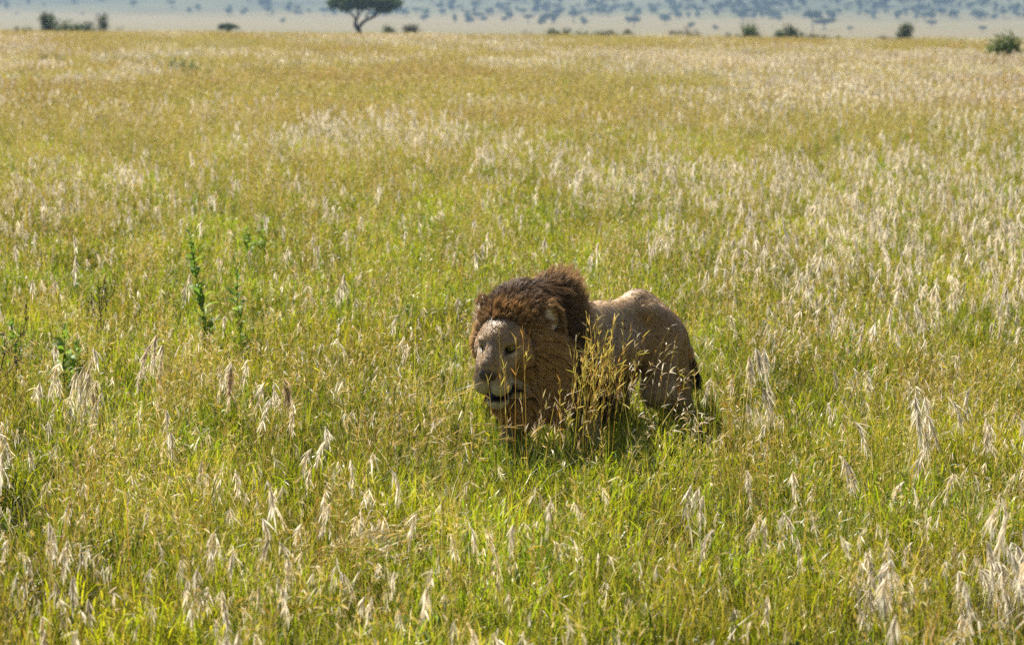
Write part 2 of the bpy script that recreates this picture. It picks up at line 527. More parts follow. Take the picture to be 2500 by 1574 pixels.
def mane_mask(P):
    """1 where long hair grows"""
    h = l2h(P)
    x, y, z = P[..., 0], np.abs(P[..., 1]), P[..., 2]
    hx_, hy_, hz_ = h[..., 0], np.abs(h[..., 1]), h[..., 2]
    edge = np.where(z > 1.0, 0.27 + 1.0 * y, 0.47 - 0.25 * np.clip(0.8 - z, 0, 0.3))
    body = (x > edge) & (z > 0.50) & (x < 1.2) & ~((z < 0.56) & (x < 0.52))
    leg = (z < 0.62) & (y > 0.10) & (x < 0.62)
    face_front = 0.030 + 0.3 * np.clip(hy_ - 0.05, 0, 0.06) * smooth(0.03, -0.02, hz_) + np.where(hz_ < -0.10, 0.03, 0)
    face = (hx_ > face_front) & (hz_ > -0.25)
    ear = ((hx_ + 0.112) ** 2 + (hy_ - 0.195) ** 2 + (hz_ - 0.050) ** 2) < 0.058 ** 2
    return body & ~face & ~leg & ~ear


def n3(P, s, o=0.0):
    return 0.5 * noise2(P[..., 0] * s + P[..., 2] * s * 0.7 + o, P[..., 1] * s + 31 + o) + 0.5 * noise2(P[..., 2] * s + o + 5, P[..., 0] * s * 0.8 - P[..., 1] * s + 11)


def mixv(a, b, t):
    t = np.asarray(t)[..., None]
    return np.asarray(a) * (1 - t) + np.asarray(b) * t


def skin_colour(P):
    h = l2h(P); hx_, hy_, hz_ = h[:, 0], np.abs(h[:, 1]), h[:, 2]
    x, y, z = P[:, 0], P[:, 1], P[:, 2]
    c = np.tile(np.array([0.285, 0.180, 0.085]), (len(P), 1))
    c = mixv(c, (0.46, 0.32, 0.18), smooth(0.95, 1.02, z))             # paler along the back: sunlit sheen put into the coat colour
    c = mixv(c, (0.40, 0.31, 0.20), smooth(0.62, 0.48, z) * (x < 0.4) * (x > -0.5))   # pale belly
    c = mixv(c, (0.20, 0.122, 0.060), 0.55 * smooth(0.5, 0.75, n3(P, 5.0)) * (z > 0.45))
    c = mixv(c, (0.36, 0.26, 0.15), 0.4 * smooth(0.5, 0.8, n3(P, 3.0, 40)))
    mm = mane_mask(P)
    c = np.where(mm[:, None], np.array([0.035, 0.024, 0.015]), c)
    hd = (hx_ > -0.12) & ~mm & (x > 0.7)
    f = np.tile(np.array([0.31, 0.205, 0.105]), (len(P), 1))
    f = mixv(f, (0.22, 0.15, 0.085), smooth(0.10, 0.02, hx_) * smooth(0.02, 0.07, hz_))   # forehead
    f = mixv(f, (0.34, 0.20, 0.09), smooth(0.06, 0.10, hy_) * smooth(0.13, 0.06, hx_))    # cheek turning tawny
    f = mixv(f, (0.20, 0.14, 0.09), smooth(0.022, 0.008, hy_) * smooth(0.06, 0.2, hx_) * 0.5)
    f = mixv(f, (0.52, 0.45, 0.33), smooth(-0.072, -0.10, hz_) * smooth(0.12, 0.17, hx_) * (hz_ > -0.18))   # pale muzzle
    f = mixv(f, (0.55, 0.48, 0.37), smooth(-0.20, -0.215, hz_) * smooth(0.09, 0.13, hx_))                 # pale chin
    f = mixv(f, (0.50, 0.42, 0.30), np.exp(-(((hx_ - 0.11) / 0.03) ** 2 + ((hy_ - 0.075) / 0.025) ** 2 + ((hz_ + 0.008) / 0.010) ** 2)))   # pale under the eye
    de = np.sqrt(((hx_ - 0.118) / 1.3) ** 2 + (hy_ - 0.066) ** 2 + ((hz_ - 0.019) / 0.65) ** 2)
    f = mixv(f, (0.012, 0.010, 0.008), smooth(0.034, 0.025, de))                                             # dark eye rim
    tear = np.abs((hy_ - 0.050) - 0.25 * (hz_ - 0.0)) + np.abs(np.clip(hz_ - 0.012, 0, 9)) + np.clip(-0.035 - hz_, 0, 9)
    f = mixv(f, (0.03, 0.022, 0.015), 0.9 * smooth(0.016, 0.004, tear) * (hx_ > 0.10) * (hx_ < 0.16))
    nose = np.sqrt(((hx_ - 0.258) / 1.1) ** 2 + (hy_ / 1.5) ** 2 + (hz_ + 0.046) ** 2)
    f = mixv(f, (0.060, 0.042, 0.036), smooth(0.034, 0.027, nose))
    f = mixv(f, (0.010, 0.008, 0.007), smooth(0.034, 0.024, np.abs(hz_ + 0.177 + 0.17 * np.clip(0.22 - hx_, 0, 0.2)) - 0.03 * np.clip(hx_ - 0.21, -1, 0)) * (hx_ > 0.085) * (hx_ < 0.235))        # lips
    f = mixv(f, (0.02, 0.016, 0.013), smooth(0.006, 0.002, hy_) * (hx_ > 0.21) * (hz_ < -0.06) * (hz_ > -0.17))
    for r_ in range(3):                                                                                       # whisker spots
        ww = np.abs(hz_ + 0.088 + 0.014 * r_ + 0.12 * (0.20 - hx_))
        f = mixv(f, (0.09, 0.06, 0.04), 0.6 * smooth(0.004, 0.0015, ww) * (np.sin(hx_ * 420) > 0) * (hx_ > 0.14) * (hx_ < 0.21) * (hy_ > 0.04))
    c = np.where(hd[:, None], f, c)
    ear = ((hx_ + 0.13) ** 2 + (hy_ - 0.182) ** 2 + (hz_ - 0.045) ** 2) < 0.072 ** 2
    inner = ((hx_ + 0.105) ** 2 + (hy_ - 0.184) ** 2 + (hz_ - 0.043) ** 2) < 0.050 ** 2
    c = np.where((ear & ~mm)[:, None], np.array([0.30, 0.18, 0.08]), c)
    c = np.where((inner & ~mm)[:, None], np.array([0.62, 0.52, 0.37]), c)
    return c


def fur_material(name, trans, rough, spec):
    return leaf_material(name, trans, rough, spec, 0.0, 0.0)


LC = skin_colour(LV)
coat = solid_material('lion_coat', 0.55, 0.35, 40, 0.14, 0.2)
lion = link('lion', None, label='male lion with dark mane and lowered head walking through tall grass', cat='lion')
lion.location = LION_POS
lion.rotation_euler = Matrix(LR.tolist()).to_euler()
link('body', build_mesh('body', LV, LF, LC, True), lion, mat=coat)

fur_hair = fur_material('lion_short_fur', 0.12, 0.50, 0.30)
mane_hair = fur_material('lion_mane_hair', 0.32, 0.6, 0.2)

# roots spread over the skin by area
fa = 0.5 * np.linalg.norm(fn, axis=1)


def roots(n, mask_face, rng):
    w = fa * mask_face
    f = rng.choice(len(LF), n, p=w / w.sum())
    a, b = rng.random((n, 1)), rng.random((n, 1))
    q = LF[f]
    P = (LV[q[:, 0]] * (1 - a) + LV[q[:, 1]] * a) * (1 - b) + (LV[q[:, 3]] * (1 - a) + LV[q[:, 2]] * a) * b
    Nn = unit(LN[q].mean(1))
    return P, Nn


def flow(P, Nn):
    """direction the coat lies: back along the trunk, down the legs, away from the nose on the head"""
    h = l2h(P)
    d = np.tile(np.array([-0.8, 0, -0.5]), (len(P), 1))
    leg = smooth(0.6, 0.4, P[:, 2])
    d = mixv(d, (-0.15, 0, -1.0), leg)
    hd = smooth(0.66, 0.78, P[:, 0])
    away = (P - h2l((0.22, 0, -0.02)))
    d = mixv(d, unit(away), hd) if False else d * (1 - hd[:, None]) + unit(away) * hd[:, None]
    d = d - Nn * (d * Nn).sum(1, keepdims=True)
    return unit(d)


def strands(P, Nn, D, L, lift, grav, C0, C1, width, S, rng, clump=0.0, nclump=0, curl=0.0):
    n = len(P)
    t = np.linspace(0, 1, S)[None, :, None]
    d0 = unit(D + Nn * lift[:, None] + rng.normal(0, 0.16, (n, 3)))
    pos = P[:, None] + d0[:, None] * L[:, None, None] * t + D[:, None] * (L[:, None, None] * 0.35) * t ** 2
    pos[..., 2] -= (grav[:, None] * L[:, None]) * t[..., 0] ** 2
    if np.max(curl) > 0:
        ph = rng.uniform(0, 6.28, (n, 1)); am = np.reshape(curl, (-1, 1)) * L[:, None] * t[..., 0]
        a1 = unit(np.cross(D, Nn + 1e-3))
        pos += a1[:, None] * (am * np.sin(ph + 7 * t[..., 0]))[..., None] + Nn[:, None] * (am * np.cos(ph + 7 * t[..., 0]))[..., None] * 0.7
    if nclump:
        g = rng.choice(n, nclump, replace=False)
        near_ = np.empty(n, int)
        for a in range(0, n, 4000):
            near_[a:a + 4000] = g[np.argmin(((P[a:a + 4000, None] - P[g][None]) ** 2).sum(-1), 1)]
        w = clump * t ** 1.3
        pos = pos * (1 - w) + (pos[near_] + (P - P[near_])[:, None] * 0.25) * w
    side = unit(np.cross(d0, rng.normal(0, 1, (n, 3))))
    W = width[:, None] * np.array([1.0, 1.0, 0.9, 0.7, 0.5, 0.25])[np.linspace(0, 5, S).round().astype(int)][None]
    C = C0[:, None] * (1 - t) + C1[:, None] * t
    g = Geo(); g.ribbons(pos, W, side, C)
    return g


rg = np.random.default_rng(77)
mf = mane_mask(LV[LF].mean(1))
# --- long mane hair
P, Nn = roots(42000, mf, rg)
h = l2h(P)
n = len(P)
ahy = np.abs(h[:, 1])
head_near = smooth(-0.17, -0.09, h[:, 0])
top = smooth(0.03, 0.09, h[:, 2]) * head_near
cheek = head_near * (1 - smooth(0.03, 0.09, h[:, 2]))
ruff = smooth(-0.125, -0.06, h[:, 0]) * (1 - smooth(0.03, 0.09, h[:, 2]))
crestm = smooth(0.58, 0.44, P[:, 0]) * smooth(0.98, 1.05, P[:, 2])
chest = smooth(0.85, 0.70, P[:, 2]) * (1 - cheek)
beard = smooth(-0.10, -0.20, h[:, 2]) * head_near
D = np.tile(np.array([-0.55, 0.0, -0.65]), (n, 1)) + 0.15 * np.sign(P[:, 1:2]) * np.array([[0, 1, 0]])
D = mixv(D, (-0.35, 0, -0.95), chest)
D = D * (1 - cheek[:, None]) + cheek[:, None] * unit((P - h2l((0.26, 0, 0.06))) * np.array([0.7, 1.0, 1.0]) + np.array([-0.05, 0, -0.10]))
D = D * (1 - top[:, None]) + top[:, None] * np.array([-0.9, 0, 0.25])
D = D * (1 - crestm[:, None]) + crestm[:, None] * np.array([-0.55, 0, 0.60])
D = D - Nn * np.minimum((D * Nn).sum(1, keepdims=True), 0)
D = unit(D)
L = 0.080 + 0.04 * chest - 0.024 * top + 0.015 * cheek - 0.01 * beard + 0.012 * crestm
L = L * rg.uniform(0.65, 1.25, n)
edge_short = smooth(0.05, -0.06, h[:, 0]); L = L * (0.42 + 0.58 * edge_short)
lift = 0.35 + 0.9 * top + 0.35 * crestm + 0.22 * cheek + 0.2 * rg.random(n)
grav = 0.25 * (1 - top) * (1 - crestm) + 0.35 * chest
nz = n3(P, 14.0)
dark = np.array([0.030, 0.019, 0.012]); c0 = np.tile(dark, (n, 1)); c1 = np.tile(np.array([0.17, 0.10, 0.052]), (n, 1))
c0 = mixv(c0, (0.36, 0.20, 0.075), ruff); c1 = mixv(c1, (0.64, 0.42, 0.19), ruff)
edge_f = smooth(-0.085, -0.01, h[:, 0]) * top
c0 = mixv(c0, (0.20, 0.10, 0.036), edge_f); c1 = mixv(c1, (0.50, 0.29, 0.11), edge_f)
c1 = mixv(c1, (0.34, 0.20, 0.09), smooth(0.35, 0.65, nz) * top * (1 - edge_f))  # tan tips on the crown, lightened in colour to read as sunlit
c0 = mixv(c0, (0.11, 0.062, 0.03), crestm); c1 = mixv(c1, (0.50, 0.32, 0.15), crestm)
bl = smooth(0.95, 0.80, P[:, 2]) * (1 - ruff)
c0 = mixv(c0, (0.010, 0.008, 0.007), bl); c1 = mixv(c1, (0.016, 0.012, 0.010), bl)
rr = smooth(0.42, 0.30, P[:, 0]) * (1 - crestm)
c1 = mixv(c1, (0.16, 0.10, 0.055), 0.7 * rr)
eard = np.sqrt((h[:, 0] + 0.13) ** 2 + (ahy - 0.175) ** 2 + (h[:, 2] - 0.04) ** 2)
earf = smooth(0.10, 0.07, eard)
c0 = mixv(c0, (0.22, 0.12, 0.045), earf); c1 = mixv(c1, (0.42, 0.26, 0.11), earf); L = L * (1 - 0.45 * earf)
jit = rg.uniform(0.82, 1.18, (n, 1)); c0 = c0 * jit; c1 = c1 * jit
g = strands(P, Nn, D, L, lift, grav, c0, c1, rg.uniform(0.0020, 0.0038, n), 6, rg, 0.62, 1300, 0.05 + 0.16 * np.maximum(top, 0.6 * crestm))
link('mane', g.mesh('mane'), lion, mat=mane_hair, label='thick dark brown mane with tawny tips round the face')

# --- short coat
P, Nn = roots(52000, (~mf) * np.where(l2h(LV[LF].mean(1))[:, 0] > -0.1, 2.0, 1.0), rg)
h = l2h(P); ok = ~((((h[:, 0] - 0.118) ** 2 + (np.abs(h[:, 1]) - 0.067) ** 2 + (h[:, 2] - 0.02) ** 2) < 0.03 ** 2) | ((h[:, 0] > 0.242) & (h[:, 2] > -0.075) & (h[:, 2] < -0.018)))
P, Nn, h = P[ok], Nn[ok], h[ok]; n = len(P)
D = flow(P, Nn)
L = np.where(h[:, 0] > -0.05, 0.011, 0.017) * rg.uniform(0.6, 1.4, n)
L = L * (1 + 1.2 * smooth(0.04, -0.02, h[:, 0]) * (h[:, 0] > -0.1) * (P[:, 0] > 0.75)) * (1 + 1.0 * smooth(0.60, 0.50, P[:, 2]) * (np.abs(P[:, 1]) < 0.12) * (P[:, 0] < 0.45))
c = skin_colour(P) * rg.uniform(0.88, 1.14, (n, 1))
g = strands(P, Nn, D, L, np.full(n, 0.14), np.full(n, 0.1), c * 0.95, np.minimum(c * 1.12, 0.8), rg.uniform(0.0016, 0.003, n), 3, rg)
link('short_fur', g.mesh('short_fur'), lion, mat=fur_hair)

# --- tail tuft
tpa = np.array(tp); n = 900
tt = rg.uniform(0.62, 1.0, n) * (len(tp) - 1); ti = np.minimum(tt.astype(int), len(tp) - 2); P = tpa[ti] + (tpa[ti + 1] - tpa[ti]) * (tt - ti)[:, None]
Nn = unit(rg.normal(0, 1, (n, 3))); P = P + Nn * 0.012
g = strands(P, Nn, np.tile(unit(np.array([[-0.15, 0.1, -1.0]])), (n, 1)), rg.uniform(0.05, 0.11, n), np.full(n, 0.45), np.full(n, 0.2),
            np.tile(np.array([0.012, 0.009, 0.008]), (n, 1)), np.tile(np.array([0.025, 0.018, 0.013]), (n, 1)), np.full(n, 0.004), 5, rg, 0.4, 40)
link('tail_tuft', g.mesh('tail_tuft'), lion, mat=mane_hair, label='black tuft at the tip of the tail')


# --- eyes, amber, looking ahead to the camera's left
def uv_ball(r, nu=24, nv=16):
    th = np.linspace(0, math.pi, nv + 1); ph = np.arange(nu) * 2 * math.pi / nu
    V = np.stack([np.cos(th)[:, None].repeat(nu, 1), np.sin(th)[:, None] * np.cos(ph), np.sin(th)[:, None] * np.sin(ph)], -1).reshape(-1, 3) * r
    i = np.arange(nv)[:, None] * nu + np.arange(nu)[None]; j = np.arange(nv)[:, None] * nu + (np.arange(nu)[None] + 1) % nu
    return V, np.stack([i, i + nu, j + nu, j], -1).reshape(-1, 4)


eye_mat = solid_material('lion_eye', 0.15, 0.45)
for s_ in (1, -1):
    V, F = uv_ball(0.0185 * HS, 32, 48)
    a = np.degrees(np.arccos(np.clip(V[:, 0] / (0.0185 * HS), -1, 1)))
    C = np.where(a[:, None] < 13, [0.004, 0.004, 0.004], np.where(a[:, None] < 46, [0.24, 0.17, 0.045], np.where(a[:, None] < 54, [0.05, 0.03, 0.01], [0.16, 0.13, 0.10])))
    e = link('eye', build_mesh('eye', V, F, C, True), lion, mat=eye_mat)
    e.location = h2l((0.1045, 0.0635 * s_, 0.018))
    e.rotation_euler = Matrix((HR @ np.array(Matrix.Rotation(math.radians(12 * s_ - 4), 3, 'Z') @ Matrix.Rotation(math.radians(-6), 3, 'Y'))).tolist()).to_euler()

# --- whiskers
n = 18
P = np.stack([rg.uniform(0.165, 0.215, n), np.where(np.arange(n) % 2, 1, -1) * 0.070, rg.uniform(-0.13, -0.09, n)], -1)
D = np.stack([rg.uniform(-0.5, 0.35, n), np.sign(P[:, 1]) * 1.0, rg.uniform(-0.55, 0.05, n)], -1)
P = h2l(P); D = unit(D @ HR.T)
g = strands(P, D, D, rg.uniform(0.07, 0.13, n), np.full(n, 0.0), np.full(n, 0.2), np.full((n, 3), 0.75), np.full((n, 3), 0.8), np.full(n, 0.0013), 6, rg)
link('whiskers', g.mesh('whiskers'), lion, mat=fur_hair, kind='stuff')
# ------------------------------------------------------------------ grass
grass_mat = leaf_material('green_grass_blade', 0.50, 0.40, 0.32, 0.0, 0.0, world_noise=[(0.45, 'Hue', 0.48, 0.525), (1.0, 'Value', 0.36, 1.42)])  # value noise: uneven lushness, range widened to paint in dark shadow gaps
stalk_mat = leaf_material('golden_grass_stalk', 0.45, 0.45, 0.3, 0.0, 0.0, world_noise=[(0.12, 'Hue', 0.488, 0.518), (0.5, 'Value', 0.85, 1.2)])
plume_mat = leaf_material('pale_seed_plume', 0.55, 0.5, 0.25, 0.0, 0.0, world_noise=[(1.1, 'Value', 0.8, 1.2)])
gr = np.random.default_rng(2024)
PRO = bpy.data.collections.new('grass_sources')          # not linked to the scene: shapes the scatter draws from


def arc(base, az, L, lean, droop, S):
    """N curved centre lines: rise, lean over towards az, then droop"""
    n = len(base); t = np.linspace(0, 1, S)[None]
    th0 = lean * 0.35; th = th0[:, None] + (lean - th0)[:, None] * t + droop[:, None] * t ** 2.2     # angle from vertical
    dl = L[:, None] / (S - 1)
    dr = np.concatenate([np.zeros((n, 1)), np.cumsum(np.sin(th[:, :-1]) * dl, 1)], 1)
    dz = np.concatenate([np.zeros((n, 1)), np.cumsum(np.cos(th[:, :-1]) * dl, 1)], 1)
    P = base[:, None] + np.stack([np.cos(az)[:, None] * dr, np.sin(az)[:, None] * dr, dz], -1)
    return P


def side_of(az, tw):
    s_ = np.stack([-np.sin(az) * np.cos(tw), np.cos(az) * np.cos(tw), np.sin(tw)], -1)
    return unit(s_)


def pick(pal, n, rng, jit=0.2):
    pal = np.array(pal, float)
    c = pal[rng.integers(0, len(pal), n)]
    w = rng.random((n, 1)) * 0.5
    c = c * (1 - w) + pal[rng.integers(0, len(pal), n)] * w
    return c * rng.uniform(1 - jit, 1 + jit, (n, 1))


GREEN = [(0.24, 0.30, 0.008), (0.31, 0.335, 0.010), (0.16, 0.23, 0.008), (0.36, 0.33, 0.012), (0.08, 0.14, 0.010)]
GOLD = [(0.36, 0.25, 0.035), (0.30, 0.24, 0.025), (0.43, 0.31, 0.08), (0.32, 0.17, 0.03)]
ORANGE = [(0.33, 0.13, 0.03), (0.30, 0.17, 0.03), (0.25, 0.20, 0.03)]
PALE = [(0.76, 0.69, 0.55), (0.70, 0.60, 0.43), (0.82, 0.77, 0.66), (0.58, 0.46, 0.29)]
STRAW = [(0.50, 0.40, 0.20), (0.42, 0.33, 0.14), (0.58, 0.50, 0.33)]


def blades(g, n, rad, hmin, hmax, wmin, wmax, pal, rng, lean=(0.1, 1.0), droop=(0.0, 1.2), S=5, tip=None):
    a = rng.uniform(0, 6.283, n); r_ = rad * np.sqrt(rng.random(n))
    base = np.stack([r_ * np.cos(a), r_ * np.sin(a), np.full(n, -0.02)], -1)
    az = rng.uniform(0, 6.283, n); L = rng.uniform(hmin, hmax, n)
    P = arc(base, az, L, rng.uniform(*lean, n), rng.uniform(*droop, n), S)
    W = rng.uniform(wmin, wmax, n)[:, None] * np.interp(np.linspace(0, 1, S), [0, 0.35, 0.75, 1], [0.75, 1.0, 0.7, 0.08])[None]
    c = pick(pal, n, rng)
    c1 = c * 1.15 if tip is None else c * (1 - 0.6) + np.array(tip) * 0.6
    t = np.linspace(0, 1, S)[None, :, None]
    C = c[:, None] * (0.8 + 0.2 * t) * (1 - t) + c1[:, None] * t
    g.ribbons(P, W, side_of(az, rng.normal(0, 0.35, n)), C)


def stalks(n, rad, hmin, hmax, pal, rng, lean=(0.05, 0.35), droop=(0.0, 0.5), w=0.0032, S=7, g=None, az0=None):
    a = rng.uniform(0, 6.283, n); r_ = rad * np.sqrt(rng.random(n))
    base = np.stack([r_ * np.cos(a), r_ * np.sin(a), np.full(n, -0.02)], -1)
    az = rng.uniform(0, 6.283, n) if az0 is None else rng.normal(az0, 0.9, n)
    L = rng.uniform(hmin, hmax, n)
    P = arc(base, az, L, rng.uniform(*lean, n), rng.uniform(*droop, n), S)
    W = np.full((n, S), w) * np.linspace(1.1, 0.6, S)[None] * rng.uniform(0.8, 1.25, (n, 1))
    c = pick(pal, n, rng); t = np.linspace(0, 1, S)[None, :, None]
    lowc = c * np.array([0.7, 0.95, 0.6])
    C = lowc[:, None] * (1 - t) + c[:, None] * t
    g.ribbons(P, W, side_of(az, rng.normal(0, 0.6, n)), C)
    return P, az


def spikelets(g, P, az, rng, per, zone, lmin, lmax, w, pal, hang, spread):
    """narrow spathes set along the top of each stalk"""
    n, S = P.shape[:2]
    u = 1 - zone * rng.random((n, per)) ** 1.2
    f = u * (S - 1); i0 = np.minimum(f.astype(int), S - 2); f = (f - i0)[..., None]
    ar = np.arange(n)[:, None]
    root = (P[ar, i0] * (1 - f) + P[ar, i0 + 1] * f).reshape(-1, 3)
    tang = unit(P[ar, i0 + 1] - P[ar, i0]).reshape(-1, 3)
    m_ = n * per
    d = unit(tang + rng.normal(0, spread, (m_, 3)))
    L = rng.uniform(lmin, lmax, m_)
    t = np.linspace(0, 1, 4)[None, :, None]
    Q = root[:, None] + d[:, None] * L[:, None, None] * t
    Q[..., 2] -= hang * L[:, None] * t[..., 0] ** 1.6
    W = rng.uniform(0.7, 1.3, (m_, 1)) * w * np.array([0.5, 1.0, 0.8, 0.12])[None]
    c = pick(pal, m_, rng); C = np.repeat(c[:, None], 4, 1)
    g.ribbons(Q, W, unit(np.cross(d, rng.normal(0, 1, (m_, 3)))), C)


def proto(name, g, mat):
    me = g.mesh(name); me.materials.append(mat)
    o = bpy.data.objects.new(name, me); PRO.objects.link(o)


KINDS = {}


def family(prefix, count, fn, mat):
    KINDS[prefix] = (len(PRO.objects), count)
    for k in range(count):
        g = Geo(); fn(g, k); proto('%02d_%s_%d' % (len(PRO.objects), prefix, k), g, mat)


class Shift:
    """a Geo that drops what it is given at an offset"""
    def __init__(s, g, x, y, sc=1.0): s.g, s.o, s.s = g, np.array([x, y, 0.0]), sc
    def ribbons(s, P, W, side, C): s.g.ribbons(P * s.s + s.o, W, side, C)


def tufts(g, half, per_m2, nb, spread, hmin, hmax, wmin, wmax, pal, rng, lean, droop, S=5, tip=None):
    """fans of blades, each fan its own shade and height"""
    nt_ = int(per_m2 * (2 * half) ** 2)
    cx, cy = rng.uniform(-half, half, nt_), rng.uniform(-half, half, nt_)
    hs = rng.uniform(0.55, 1.15, nt_); tc_ = pick(pal, nt_, rng, 0.25)
    k = np.repeat(np.arange(nt_), nb); n = len(k)
    off = rng.normal(0, spread, (n, 2))
    base = np.stack([cx[k] + off[:, 0], cy[k] + off[:, 1], np.full(n, -0.03)], -1)
    az = np.arctan2(off[:, 1], off[:, 0]) + rng.normal(0, 0.7, n)
    L = rng.uniform(hmin, hmax, n) * hs[k]
    P = arc(base, az, L, rng.uniform(*lean, n), rng.uniform(*droop, n), S)
    W = rng.uniform(wmin, wmax, n)[:, None] * np.interp(np.linspace(0, 1, S), [0, 0.35, 0.75, 1], [0.75, 1.0, 0.7, 0.08])[None]
    c = tc_[k] * 0.6 + pick(pal, n, rng) * 0.4
    c1 = c * 1.15 if tip is None else c * 0.4 + np.array(tip) * 0.6
    t = np.linspace(0, 1, S)[None, :, None]
    g.ribbons(P, W, side_of(az, rng.normal(0, 0.35, n)), c[:, None] * (1 - t) + c1[:, None] * t)


HALF = 0.56


def leaflets(g, half, per_m2, rng):
    """short curled leaves at every height of the sward, in leafy clumps"""
    n = int(per_m2 * (2 * half) ** 2); nc = int(30 * (2 * half) ** 2)
    cx, cy, ch = rng.uniform(-half, half, nc), rng.uniform(-half, half, nc), rng.uniform(0.08, 0.40, nc)
    tc_ = pick(GREEN[:4], nc, rng, 0.25); k = rng.integers(0, nc, n)
    base = np.stack([cx[k] + rng.normal(0, 0.07, n), cy[k] + rng.normal(0, 0.07, n), ch[k] * np.sqrt(rng.random(n))], -1)
    az = rng.uniform(0, 6.283, n)
    P = arc(base, az, rng.uniform(0.06, 0.17, n), rng.uniform(0.3, 1.5, n), rng.uniform(0.0, 1.5, n), 4)
    W = rng.uniform(0.005, 0.011, n)[:, None] * np.array([0.7, 1.0, 0.7, 0.06])[None]
    c = tc_[k] * 0.6 + pick(GREEN[:4], n, rng) * 0.4
    g.ribbons(P, W, side_of(az, rng.normal(0, 0.6, n)), np.repeat(c[:, None], 4, 1))


def f_low(g, k):
    tufts(g, HALF, 40, 46, 0.045, 0.12, 0.42, 0.0045, 0.0100, GREEN, gr, (0.2, 1.15), (0.1, 1.5))
    leaflets(g, HALF, 2100, gr)
    tufts(g, HALF, 14, 16, 0.05, 0.28, 0.55, 0.0045, 0.0085, GREEN[:4] + GOLD[:2], gr, (0.05, 0.5), (0.1, 1.1), 6, tip=(0.33, 0.27, 0.045))
    tufts(g, HALF, 20, 14, 0.08, 0.25, 0.65, 0.0030, 0.0055, STRAW + GOLD[:2], gr, (0.4, 1.25), (0.0, 1.2))
    for q in range(4 if k % 2 else 1):
        forb(Shift(g, *gr.uniform(-HALF, HALF, 2)))


def gold(g):
    P, az = stalks(14, 0.09, 0.45, 0.82, GOLD + ORANGE + GREEN[:3], gr, g=g)
    spikelets(g, P, az, gr, 8, 0.28, 0.02, 0.055, 0.0042, GOLD + STRAW + GREEN[3:4], 0.25, 0.45)


def tassels(g, P, az, rng, per, length, lmin, lmax, w, pal, spread, out=0.42):
    """nodding seed heads: a short axis curls over from the stalk's tip and carries hanging spikelets"""
    n = len(P); top_ = P[:, -1]
    ln = rng.uniform(0.7, 1.25, n) * length
    hd = np.stack([np.cos(az), np.sin(az), 0 * az], -1)
    t = 0.18 + 0.82 * rng.random((n, per)); out = rng.uniform(0.10, 0.60, (n, 1))
    ax = lambda u: top_[:, None] + hd[:, None] * (out * ln[:, None] * np.abs(u) ** 0.75)[..., None] + np.array([0, 0, 1.0]) * (ln[:, None] * (0.22 * u - 1.0 * u * u))[..., None]
    root = ax(t); tang = unit(ax(t + 0.05) - root)
    m_ = n * per; root = root.reshape(-1, 3); tang = tang.reshape(-1, 3)
    d = unit(tang + np.array([0, 0, -0.55]) + rng.normal(0, spread, (m_, 3)))
    L = rng.uniform(lmin, lmax, m_); u = np.linspace(0, 1, 4)[None, :, None]
    Q = root[:, None] + d[:, None] * L[:, None, None] * u
    Q[..., 2] -= 0.25 * L[:, None] * u[..., 0] ** 2
    Q += np.cross(d, hd[:, None].repeat(per, 1).reshape(-1, 3))[:, None] * (rng.normal(0, 0.12, (m_, 1)) * L[:, None] * u[..., 0] ** 2)[..., None]
    W = rng.uniform(0.7, 1.3, (m_, 1)) * w * np.array([0.5, 1.0, 0.8, 0.12])[None]
    g.ribbons(Q, W, unit(np.cross(d, rng.normal(0, 1, (m_, 3)))), np.repeat(pick(pal, m_, rng)[:, None], 4, 1))


def plume(g, n=4, heavy=1.0):
    P, az = stalks(n, 0.09, 0.50, 0.85, GOLD + STRAW[:2], gr, (0.05, 0.45), (0.0, 0.5), g=g, w=0.0028)
    tassels(g, P, az, gr, int(34 * heavy), 0.13, 0.03, 0.075, 0.0046, PALE, 0.36)


def wisp(g):
    P, az = stalks(5, 0.10, 0.40, 0.75, GOLD + STRAW[:2], gr, (0.1, 0.6), (0.0, 0.6), g=g, w=0.0024)
    tassels(g, P, az, gr, 10, 0.07, 0.02, 0.055, 0.0036, PALE + STRAW, 0.6)


def forb(g):
    n = 46
    a = gr.uniform(0, 6.283, n); r_ = 0.12 * np.sqrt(gr.random(n))
    base = np.stack([r_ * np.cos(a), r_ * np.sin(a), gr.uniform(0.02, 0.30, n)], -1)
    az = gr.uniform(0, 6.283, n); L = gr.uniform(0.03, 0.065, n)
    P = arc(base, az, L, gr.uniform(0.7, 1.3, n), gr.uniform(0.2, 0.9, n), 4)
    W = gr.uniform(0.012, 0.022, n)[:, None] * np.array([0.25, 1.0, 0.8, 0.05])[None]
    g.ribbons(P, W, side_of(az, gr.normal(0, 0.3, n)), np.repeat(pick([(0.12, 0.20, 0.03), (0.17, 0.24, 0.04)], n, gr)[:, None], 4, 1))
    stalks(6, 0.1, 0.2, 0.35, [(0.12, 0.13, 0.03)], gr, g=g)


def many(fn, g, count, half, **kw):
    for _ in range(count):
        fn(Shift(g, *gr.uniform(-half, half, 2), gr.uniform(0.8, 1.15)), **kw)


def f_tall_sparse(g, k): many(gold, g, 4, HALF); many(wisp, g, 2, HALF); many(plume, g, 1, HALF, n=2)
def f_tall_gold(g, k): many(gold, g, 9, HALF); many(wisp, g, 2, HALF); many(plume, g, k % 2, HALF, n=2)
def f_tall_pale(g, k): many(gold, g, 5, HALF); many(wisp, g, 4, HALF); many(plume, g, 3, HALF)
def f_tall_white(g, k): many(gold, g, 4, HALF); many(wisp, g, 5, HALF); many(plume, g, 6, HALF)


# far tiles: the same grasses from 38 m on, 2 m to a side, fewer and broader strands
FH = 1.08


